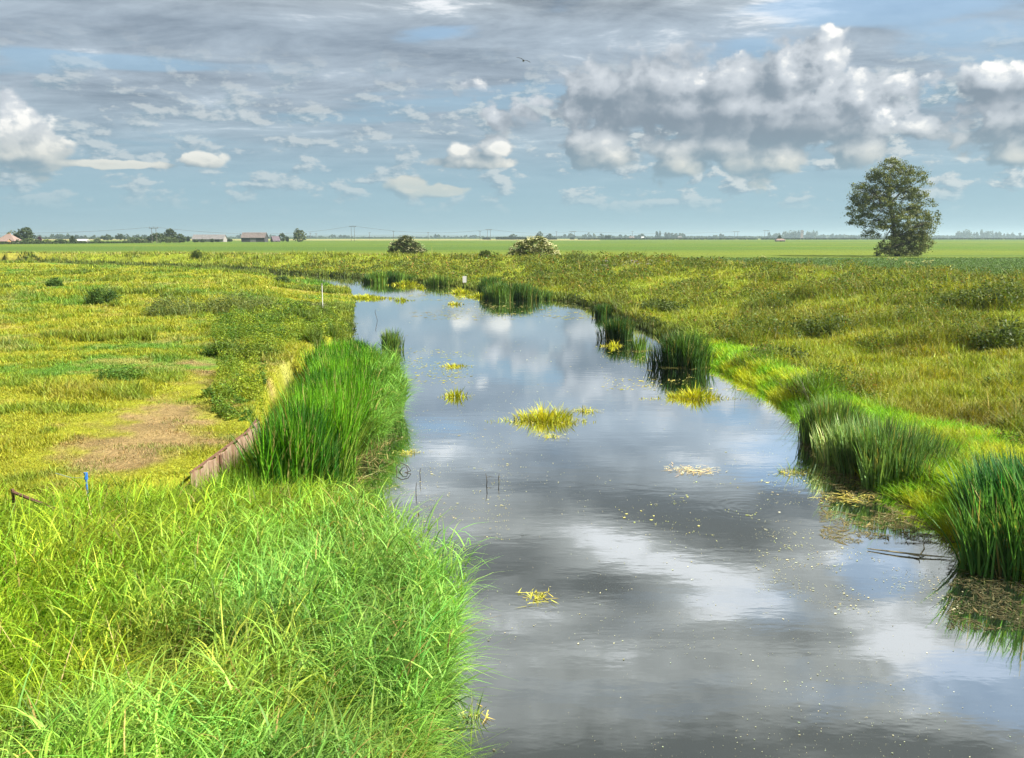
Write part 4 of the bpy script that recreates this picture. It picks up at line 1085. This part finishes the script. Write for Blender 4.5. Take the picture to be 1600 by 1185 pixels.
far_tree('thin dark poplar on the horizon right beside the upright one', 1031, 361, 3.5, 2100, lob=[(0, .5, .3, .45)], name='poplar', n=24)
for i, (px, w) in enumerate([(1040, 4), (1044.5, 6), (1050, 6), (1056, 7)]):
    far_tree(('leftmost', 'second from left', 'third from left', 'rightmost')[i] + ' tree of the grey green poplar row on the horizon', px, 363 + i * .4, w, 2100, (.06, .08, .05), (.10, .12, .07), [(0, .5, .4, .45)], 'poplar', 30)
far_tree('small dark conifer on the horizon right of the blossom bush', 939, 364, 5, 2000, lob=[(0, .4, .4, .4), (0, .75, .2, .25)], name='conifer', n=24)
far_tree('wide rounded tree group on the horizon left of the poplars', 1001, 366, 16, 2200, n=50)
def wood(px0, px1, top, d, name, label, c1, c2, seed, amp=3.5, base=1.2):
    xs0, xs1 = atd(px0, 371, d)[0], atd(px1, 371, d)[0]
    nt_ = int((px1 - px0) * .42); tx = rng.uniform(xs0, xs1, nt_); prof = atd(0, top, d)[2] - 1.3
    big = fbm(tx / (d * .022), tx * 0 + seed, 3, seed)
    th = prof * (.30 + .95 * sstep(big, .3, .75)) * rng.uniform(.6, 1.12, nt_); tw = rng.uniform(2.2, 5.5, nt_) / F * d * (.6 + .5 * th / prof)
    k = 44; i_ = np.repeat(np.arange(nt_), k); q = ellip(nt_ * k, (0, 0, 0), (1, 1, 1), .4)
    x = tx[i_] + q[:, 0] * tw[i_] * .5; z = np.clip(th[i_] * (.52 + .48 * q[:, 2]), .2, None); y = d + rng.uniform(0, d * .03, nt_)[i_] + q[:, 1] * 5
    m_ = int((px1 - px0) * 10); x = np.concatenate([x, rng.uniform(xs0, xs1, m_)]); z = np.concatenate([z, rng.uniform(0, .38, m_) * prof]); y = np.concatenate([y, d + rng.uniform(0, d * .02, m_)])
    n = len(x)
    c = jit(lerp(c1, c2, vnoise(x / (d * .004), x * 0, seed)), n, .15, .05)
    V, Q, C = leaves(np.stack([x, y, z + 1.3], -1), .0019 * d * rng.uniform(.6, 1.3, n), c, .2, .8)
    tag(link(name, mesh(name, V, Q, C), M_tree), label, kind='stuff')
WC1, WC2 = (.030, .048, .032), (.070, .095, .050)
wood(-60, 240, 367, 1500, 'distant_wood', 'low blue green woods behind the farmhouse and left field', WC1, WC2, 1, 3.0)
wood(280, 900, 367.5, 2400, 'distant_wood', 'thin dark band of distant woods behind the barns and power poles', WC1, WC2, 2, 3.0)
wood(860, 1210, 364.5, 2400, 'distant_wood', 'distant line of trees behind the poplars on the horizon', WC1, WC2, 3, 3.6)
wood(1208, 1345, 360.8, 2700, 'distant_wood', 'taller distant wood round the church tower', WC1, WC2, 4, 2.2)
wood(1330, 1680, 362, 2700, 'distant_wood', 'distant wood on the horizon right of the big lone tree', WC1, WC2, 5, 2.6)
wood(-200, -50, 367, 1500, 'distant_wood', 'low woods beyond the left edge of the farm', WC1, WC2, 6, 3)
def hedge(label, px0, d0, px1, d1, h, c1=(.022, .035, .018), c2=(.05, .07, .025)):
    a, b = np.array((atd(px0, 371, d0)[0], d0)), np.array((atd(px1, 371, d1)[0], d1))
    L = np.linalg.norm(b - a); dm = (d0 + d1) / 2; n = int(L * (1600 / dm) * 9) + 600
    t = rng.random(n); w = rng.uniform(-.8, .8, n); dr = (b - a) / L
    x, y = a[0] + (b - a)[0] * t - dr[1] * w, a[1] + (b - a)[1] * t + dr[0] * w
    hh = h * (.8 + .4 * fbm(t * L / 8, t * 0, 3, int(px0 + 5000)))
    P = np.stack([x - a[0], y - a[1], rng.random(n) * hh], -1)
    V, Q, C = leaves(P, .0012 * dm * rng.uniform(.7, 1.3, n), jit(lerp(c1, c2, rng.random(n)), n, .2, .06), .2, .8)
    tag(link('hedge', mesh('hedge', V, Q, C), M_tree, None, (a[0], a[1], 1.28)), label, 'hedge', 'field hedges')
hedge('dark clipped hedge along the near side of the farmhouse at the left', -60, 385, 236, 500, 1.0)
hedge('long dark hedge across the right field, from the centre to the gap', 903, 1150, 1184, 1180, 2.1)
hedge('dark hedge between the gap and the big lone tree', 1189, 1180, 1338, 1220, 2.1)
hedge('dark hedge right of the big lone tree', 1338, 1220, 1700, 1250, 2.0)
hedge('short dark scrub hedge on the pale strip left of the blossom bush', 775, 1200, 822, 1200, 3.2)
hedge('tiny dark scrub hedge at the foot of the double power pole', 754, 1200, 766, 1200, 2.6)
hedge('short scrub hedge on the pale strip right of the blossom bush', 851, 1200, 870, 1200, 2.6)
hedge('tiny scrub at the foot of the distant power pole', 891, 1250, 897, 1250, 2.6)
hedge('small rounded scrub near the left end of the long hedge', 946, 1350, 954, 1350, 6)
def hills():
    d = 7000; xs = np.linspace(-6500, 6500, 220)
    hh = 6 + 26 * fbm(xs / 1500, xs * 0, 4, 9) * (1 - .55 * sstep(xs, -500, 2500))
    V = []; 
    for k, (dd, f) in enumerate([(d, 0), (d + 400, .75), (d + 800, 1), (d + 1300, .7), (d + 1900, 0)]):
        V.append(np.stack([xs, np.full_like(xs, dd), 1.0 + hh * f], -1))
    V = np.concatenate(V); n = len(xs)
    i = np.arange(4)[:, None] * n; j = np.arange(n - 1)[None, :]
    Q = np.stack([i + j, i + j + 1, i + n + j + 1, i + n + j], -1).reshape(-1, 4)
    tag(link('hills', mesh('hills', V, Q, None, True), simple('hill_fields', (.06, .09, .04), .95, .002, .3)), 'low blue hills on the horizon', kind='structure')
hills()

# ------------------------------------------------------------------ buildings
def gable(o, w, dp, eave, ridge, wm, rm, over=.4, hip=0.0, door=None, win=()):
    b = MB(); hw, hd = w / 2, dp / 2
    b.box(-hw, hw, -hd, hd, 0, eave)
    if hip == 0: b.add([(-hw, -hd, eave), (-hw, hd, eave), (-hw, 0, ridge - .12), (hw, -hd, eave), (hw, hd, eave), (hw, 0, ridge - .12)], [(0, 2, 1), (3, 4, 5)])
    b.build('wall', wm, o)
    r = MB(); a, c = hw + over, hd + over; e = eave - over * .35
    q = a - hip
    r.add([(-a, -c, e), (a, -c, e), (a, c, e), (-a, c, e), (-q, 0, ridge), (q, 0, ridge), (-a, -c, e + .18), (a, -c, e + .18), (a, c, e + .18), (-a, c, e + .18), (-q, 0, ridge + .18), (q, 0, ridge + .18)],
          [(6, 7, 11, 10), (8, 9, 10, 11), (7, 8, 11), (9, 6, 10), (0, 4, 5, 1), (2, 5, 4, 3), (1, 5, 2), (3, 4, 0), (0, 1, 7, 6), (1, 2, 8, 7), (2, 3, 9, 8), (3, 0, 6, 9)] if hip else
          [(6, 7, 11, 10), (8, 9, 10, 11), (0, 4, 5, 1), (2, 5, 4, 3), (0, 1, 7, 6), (2, 3, 9, 8), (1, 5, 11, 7), (5, 2, 8, 11), (4, 0, 6, 10), (3, 4, 10, 9)])
    r.build('roof', rm, o)
    if door:
        k = MB(); k.box(door[0], door[0] + door[1], -hd - .06, -hd - .003, 0, door[2]); k.build('door', M_walld if wm is not M_walld else M_roofg, o)
    for (x0, x1, z0, z1) in win:
        k = MB(); k.box(x0, x1, -hd - .05, -hd - .003, z0, z1); k.build('window', M_glass, o)
def bldg(name, label, px, d, cat='building', rz=0.0):
    x, z = gz(px, d); return thing(name, label, cat, (x, d, z - .05), None, rz)
o = bldg('barn', 'long low barn with grey roof and pale walls on the left horizon', 327.5, 610)
gable(o, 21.6, 8, 1.9, 4.9, M_wallp, M_roofg, door=(5, 3, 1.7), win=[(-8, -6.5, .7, 1.5), (-3, -1.5, .7, 1.5)])
o = bldg('barn', 'tall black walled barn with brown roof right of the long grey barn', 398, 600)
gable(o, 15.8, 9, 2.9, 6.3, M_walld, M_roofb, door=(-2, 4, 2.5))
o = bldg('shed', 'small steep gabled shed right of the black walled barn', 430, 620, rz=R(35))
gable(o, 5.0, 5.0, .8, 3.8, M_roofb, simple('plum_roof', (.13, .10, .12), .9, 1, .3), .3, door=(-.6, 1.2, .75))
o = bldg('farmhouse', 'farmhouse with pinkish hipped tile roof at the far left edge', 14, 430)
gable(o, 8.4, 7, 1.5, 4.6, M_wallp, M_tile, .5, 3.6, (-1, 1, 1.3), [(1.2, 2.4, .5, 1.2), (2.8, 3.6, .5, 1.2)])
k = MB(); k.box(-.4, .4, .3, .9, 4.0, 5.4); k.build('chimney', M_wallo, o)
o = bldg('outbuilding', 'orange brick gabled outbuilding before the farmhouse at the far left edge', 3, 420)
gable(o, 6.4, 4, 1.3, 2.5, M_wallo, M_tile, .3, 0, (.5, 1.1, 1.1), [(-2, -1, .5, 1.0)])
o = bldg('shed', 'white roofed low shed between the dark tree and the woods at left', 129, 560)
gable(o, 6.2, 5, 1.0, 1.9, M_wallp, M_white, .2, 0, (-.5, 1, .9))
o = bldg('shed', 'tiny white roofed building on the horizon left of the poplars', 1004, 2000)
gable(o, 6, 6, 2.5, 4.5, M_white, M_white, .2, 0, (-1, 2, 2))
o = bldg('farmhouse', 'tiny orange walled farmhouse on the horizon left of the poplars', 987, 2000)
gable(o, 11, 7, 2.6, 4.8, M_wallo, M_tile, .3, 0, (-.5, 1, 2))
o = bldg('shed', 'pale grey shed at the right end of the poplar row', 1062, 2050)
gable(o, 9, 7, 3.2, 5.6, M_wallp, M_roofg, .2, 0, (-1, 2, 2.4))
o = bldg('farm_shed', 'low pinkish grey shed alone in the middle of the right field', 1219, 660)
gable(o, 6.4, 4, 1.0, 2.0, M_wallp, M_tile, .5, 1.6, (-.5, 1, .9))
far_tree('small dark bush behind the low pinkish shed in the right field', 1218, 368, 6, 675, name='field_bush', cat='bush')
o = bldg('church_tower', 'square pink brick church tower rising above the distant wood', 1252.5, 2600, 'tower')
b = MB(); b.box(-3.2, 3.2, -3.2, 3.2, 0, 21.5); b.build('shaft', M_brick, o)
b = MB(); b.box(-3.5, 3.5, -3.5, 3.5, 21.5, 22.2)
for i in range(4):
    for (sx, sy) in ((1, 0), (0, 1)):
        for s in (-1, 1):
            t = -3 + i * 2; b.box(*( (t - .5, t + .5, s * 3.2 - .3, s * 3.2 + .3) if sx else (s * 3.2 - .3, s * 3.2 + .3, t - .45, t + .45)), 22.2, 23.6 - .003 * (sx + 1))
b.build('battlement', M_brick, o)
for s in (-1.3, 1.3):
    b = MB(); b.box(s - .6, s + .6, -3.26, -3.203, 15.5, 19.5); b.build('window', M_glass, o)

# ------------------------------------------------------------------ power line
def hpole(label, px, top, d, rz=0):
    x, z = gz(px, d); h = atd(px, top, d)[2] - z
    o = thing('power_pole', label, 'power pole', (x, d, z), 'double wooden power poles', rz); k = d / 600
    s = 1.25 * max(1, k * .9); r = .15 * max(1, k * .75)
    for q in (-s, s):
        b = MB(); b.tube([(q, 0, -.3), (q * .93, 0, h - .2)], [r * 1.1, r * .8], 7); b.build('pole', M_pole, o)
    b = MB(); b.box(-s * 2, s * 2, -.12, .12, h - .62, h - .62 + .28 * max(1, k)); b.build('crossarm', M_pole, o)
    for q in (-s * 1.8, 0, s * 1.8):
        b = MB(); b.tube([(q, 0, h - .34 * 1), (q, 0, h + .25)], .10 * max(1, k), 6); b.build('insulator', M_stone, o)
    return Vector((x, d, z + h + .2))
def spole(label, px, top, d):
    x, z = gz(px, d); h = atd(px, top, d)[2] - z; k = max(1, d / 700)
    o = thing('single_pole', label, 'power pole', (x, d, z), 'single wooden poles')
    b = MB(); b.tube([(0, 0, -.3), (0, 0, h)], [.17 * k, .12 * k], 7); b.build('pole', M_pole, o)
    b = MB(); b.box(-1.1 * k, 1.1 * k, -.1, .1, h - .7, h - .7 + .2 * k); b.build('crossarm', M_pole, o)
    return Vector((x, d, z + h))
A = hpole('nearest double power pole, before the tree group on the left horizon', 241, 355.5, 480)
B = hpole('tall double power pole alone between the oval tree and the dark elder bush', 551.5, 353.5, 700)
C_ = hpole('double power pole between the two elder bushes, right of the single pole', 764, 358.8, 930)
D_ = hpole('distant double power pole right of the blossom bush', 895, 362, 1300)
E_ = hpole('far small double power pole, left of the two before the church wood', 1150, 362, 2000)
F_ = hpole('far small double power pole, nearest to the church wood on its left', 1197, 360.5, 2000)
spole('single pole standing just behind the dark elder bush', 615, 361, 820)
spole('single pole right of the dark elder bush', 669, 363, 1050)
spole('single pole with short crossarm left beside the double power pole', 750, 361, 830)
spole('faint far pole right of the oval tree, left of two', 485, 364, 1300)
spole('faint far pole right of the oval tree, right of two', 494, 365, 1300)
spole('faint far pole between the tall double pole and the dark elder bush', 577.5, 363.5, 1300)
spole('faint far pole right of the blossom bush', 869.5, 362, 1500)
spole('faint far pole on the horizon above the tiny farmhouse', 988, 361.5, 1900)
def wire(label, p, q, sag, r):
    b = MB(); P = []
    for i in range(17):
        t = i / 16; v = p.lerp(q, t); P.append((v.x - p.x, v.y - p.y, v.z - p.z - sag * 4 * t * (1 - t)))
    b.tube(P, r, 4); tag(b.build('overhead_wire', M_wire, None, tuple(p)), label, 'wire', 'overhead wires of the power line')
wire('wire sagging from the left edge of the photo to the nearest double pole', Vector(atd(-160, 358, 420)), A, 2.6, .07)
wire('wire spanning from the nearest double pole to the tall lone double pole', A, B, 5.0, .09)
wire('wire spanning from the tall lone double pole towards the pole between the elders', B, C_, 4.6, .12)
wire('wire spanning from between the elder bushes to the distant double pole', C_, D_, 3.6, .14)
wire('faint wire running on from the distant double pole to the far poles', D_, E_, 4.0, .18)

# ------------------------------------------------------------------ posts, sign, wall, bird
x, y = at(504, 475, .9); z = float(height(np.array([x]), np.array([y]))[0])
o = thing('marker_post', 'tall thin white post with grey top on the tip of the left pasture', 'post', (x, y, z))
b = MB(); PT = atd(504, 443, y)[2] - z
b.tube([(0, 0, -.1), (0, 0, PT - .12)], .024, 8); b.build('shaft', M_white, o)
b = MB(); b.tube([(0, 0, PT - .12), (0, 0, PT)], [.034, .03], 8); b.build('cap', M_stone, o)
x, y = at(726, 447, .15); z = float(height(np.array([x]), np.array([y]))[0])
o = thing('water_sign', 'small white board on short legs at the far water edge', 'sign', (x, y, max(z, 0)), None, R(6))
b = MB(); b.box(-.17, .17, -.02, .02, .42, 1.0); b.build('board', M_white, o)
for s in (-.11, .11):
    b = MB(); b.tube([(s, .035, -.3), (s, .035, .8)], .014, 6); b.build('leg', M_pole, o)
x, y = at(138, 790, .75); 
o = thing('fence_stake', 'short bright blue stake in the tall grass at the pasture edge', 'stake', (x, y, .15))
b = MB(); b.tube([(0, 0, -.1), (0, 0, .98)], .014, 8); b.build('shaft', M_blue, o)
b = MB(); b.tube([(0, 0, .98), (0, 0, 1.08)], .026, 8); b.build('cap', M_blue, o)
# fallen iron rail
p0 = Vector((*at(20, 769, 1.22), 1.22)); p1 = Vector((*at(84, 795, 1.10), 1.10))
o = thing('broken_rail', 'rusty brown angled rail with its short post in the grass at the left edge', 'rail', (p0.x, p0.y, 0))
b = MB(); b.tube([(0, 0, 1.22), tuple((p1 - p0) + Vector((0, 0, 1.22)))], .022, 6); b.build('rail', M_rust2, o)
b = MB(); b.tube([(0, 0, 0), (0.0, 0, 1.26)], .02, 6); b.build('post', M_rust2, o)
# thin blue twine from the stake
x0, y0 = at(88, 752, .95)
b = MB(); b.tube([(0, 0, 1.0), ((x0 - x) / 2, (y0 - y) / 2, .93), (x0 - x, y0 - y, .92)], .005, 4)
tag(b.build('twine', simple('pale_twine', (.35, .5, .45), .6, 9, .2), None, (x, y, .15)), 'thin pale blue green twine running left from the blue stake', 'twine')
# corrugated sheet wall along the pasture edge
def wall():
    P = [Vector((*at(px, py, .98), 0)) for px, py in [(298, 740), (345, 706), (386, 676), (402, 656)]]
    o = thing('retaining_wall', 'rusty corrugated sheet retaining wall at the edge of the pasture', 'wall', tuple(P[0]))
    V, Fs = [], []; n = 0
    pts = []
    for a, c in zip(P[:-1], P[1:]):
        L = (c - a).length; m = max(2, int(L / .07)); dr = (c - a) / L; nr = Vector((dr.y, -dr.x, 0))
        for i in range(m):
            s = (len(pts) % 8); off = (.0, .0, .03, .07, .07, .07, .03, .0)[s]
            pts.append(a + dr * (L * i / m) + nr * off)
    for k in (0, 1):
        nr = Vector((.0, .0, 0)) if k == 0 else Vector((-.01, .012, 0))
        for p in pts:
            q = p + nr - P[0]; V += [(q.x, q.y, -.3), (q.x, q.y, .98 + .01 * math.sin(len(V) * .3))]
    m = len(pts)
    for k in (0, 1):
        for i in range(m - 1):
            b0 = (k * m + i) * 2; Fs.append((b0, b0 + 2, b0 + 3, b0 + 1) if k == 0 else (b0 + 1, b0 + 3, b0 + 2, b0))
    for i in range(m - 1): Fs.append((i * 2 + 1, i * 2 + 3, (m + i) * 2 + 3, (m + i) * 2 + 1))
    b = MB(); b.add(V, Fs); b.build('sheet_panel', M_rust, o)
    b = MB(); b.tube([tuple(p - P[0] + Vector((-.01, .02, .985))) for p in P], .022, 6); b.build('top_rail', M_rust2, o)
    c = P[1] - P[0]
    b = MB(); b.box(c.x - .03, c.x + .03, c.y - .12, c.y - .06, -.3, .95); b.build('post', M_rust2, o)
wall()
# rubble on the slope
def rubble():
    x0, y0 = at(965, 416, 1.45); V, Fs = [], []; b = MB()
    for i in range(110):
        x = x0 + random.gauss(0, 2.6); y = y0 + random.gauss(0, 2.2); s = abs(random.gauss(.12, .1)) + .06
        z = float(height(np.array([x]), np.array([y]))[0]) - .03; r = [random.uniform(.6, 1.2) for _ in range(8)]
        b.add([(x - x0 + sx * s * r[k], y - y0 + sy * s * r[k] * .8, z + (sz + 1) * s * .5 * r[k]) for k, (sx, sy, sz) in
               enumerate([(-1,-1,-1),(1,-1,-1),(1,1,-1),(-1,1,-1),(-.7,-.7,1),(.7,-.7,1),(.7,.7,1),(-.7,.7,1)])],
              [(0,3,2,1),(4,5,6,7),(0,1,5,4),(1,2,6,5),(2,3,7,6),(3,0,4,7)])
    tag(b.build('stone_rubble', M_stone, None, (x0, y0, 0)), 'scatter of grey rubble and stones on the far slope', kind='stuff')
rubble()
# gull
x, y, z = atd(818, 95, 55)
o = thing('gull', 'dark bird gliding with spread wings high in the sky', 'bird', (x, y, z), None, R(20)); o.rotation_euler = (R(10), R(16), R(15))
b = MB(); b.tube([(0, -.17, 0), (0, -.13, .02), (0, -.04, .0), (0, .08, -.02), (0, .19, -.01)], [.012, .035, .055, .045, .015], 8)
b.add([(0, .15, .0), (-.05, .27, -.01), (.05, .27, -.01), (0, .15, -.012), (-.05, .27, -.02), (.05, .27, -.02)], [(0, 1, 2), (5, 4, 3), (0, 3, 4, 1), (1, 4, 5, 2), (2, 5, 3, 0)])
b.build('body', M_bird, o)
for s in (-1, 1):
    T = [(0, -.06, .06, .02), (.18, -.11, .03, .07), (.34, -.07, .02, .06), (.46, .04, .05, .03)]
    V = []; 
    for (xx, y0, y1, zz) in T: V += [(s * xx, y0, zz + .008), (s * xx, y1 + .02, zz + .008), (s * xx, y1 + .02, zz - .008), (s * xx, y0, zz - .008)]
    Fs = []
    for i in range(3):
        for k in range(4): Fs.append((i * 4 + k, i * 4 + (k + 1) % 4, i * 4 + 4 + (k + 1) % 4, i * 4 + 4 + k))
    Fs += [(0, 3, 2, 1), (12, 13, 14, 15)]
    b = MB(); b.add(V, Fs); b.build('wing', M_bird, o)

# ------------------------------------------------------------------ air
def haze():
    b = MB(); b.box(-9500, 9500, -9500, 9500, -2.0, 42.0)
    m, nt = mat_new('haze_air')
    v = nt.nodes.new('ShaderNodeVolumePrincipled')
    v.inputs['Color'].default_value = (.70, .92, 1.0, 1); v.inputs['Density'].default_value = HAZE
    v.inputs['Anisotropy'].default_value = 0.35
    o = nt.nodes.new('ShaderNodeOutputMaterial'); nt.links.new(v.outputs[0], o.inputs['Volume'])
    tag(b.build('haze', m), 'thin pale blue haze over the flat fields', kind='stuff')
HAZE = 0.00020
haze()

cy = scene.cycles
cy.max_bounces = 5; cy.diffuse_bounces = 2; cy.glossy_bounces = 3; cy.transmission_bounces = 3; cy.volume_bounces = 0
cy.transparent_max_bounces = 4; cy.sample_clamp_indirect = 4.0
cy.caustics_reflective = False; cy.caustics_refractive = False
cy.use_adaptive_sampling = True; cy.adaptive_threshold = 0.02
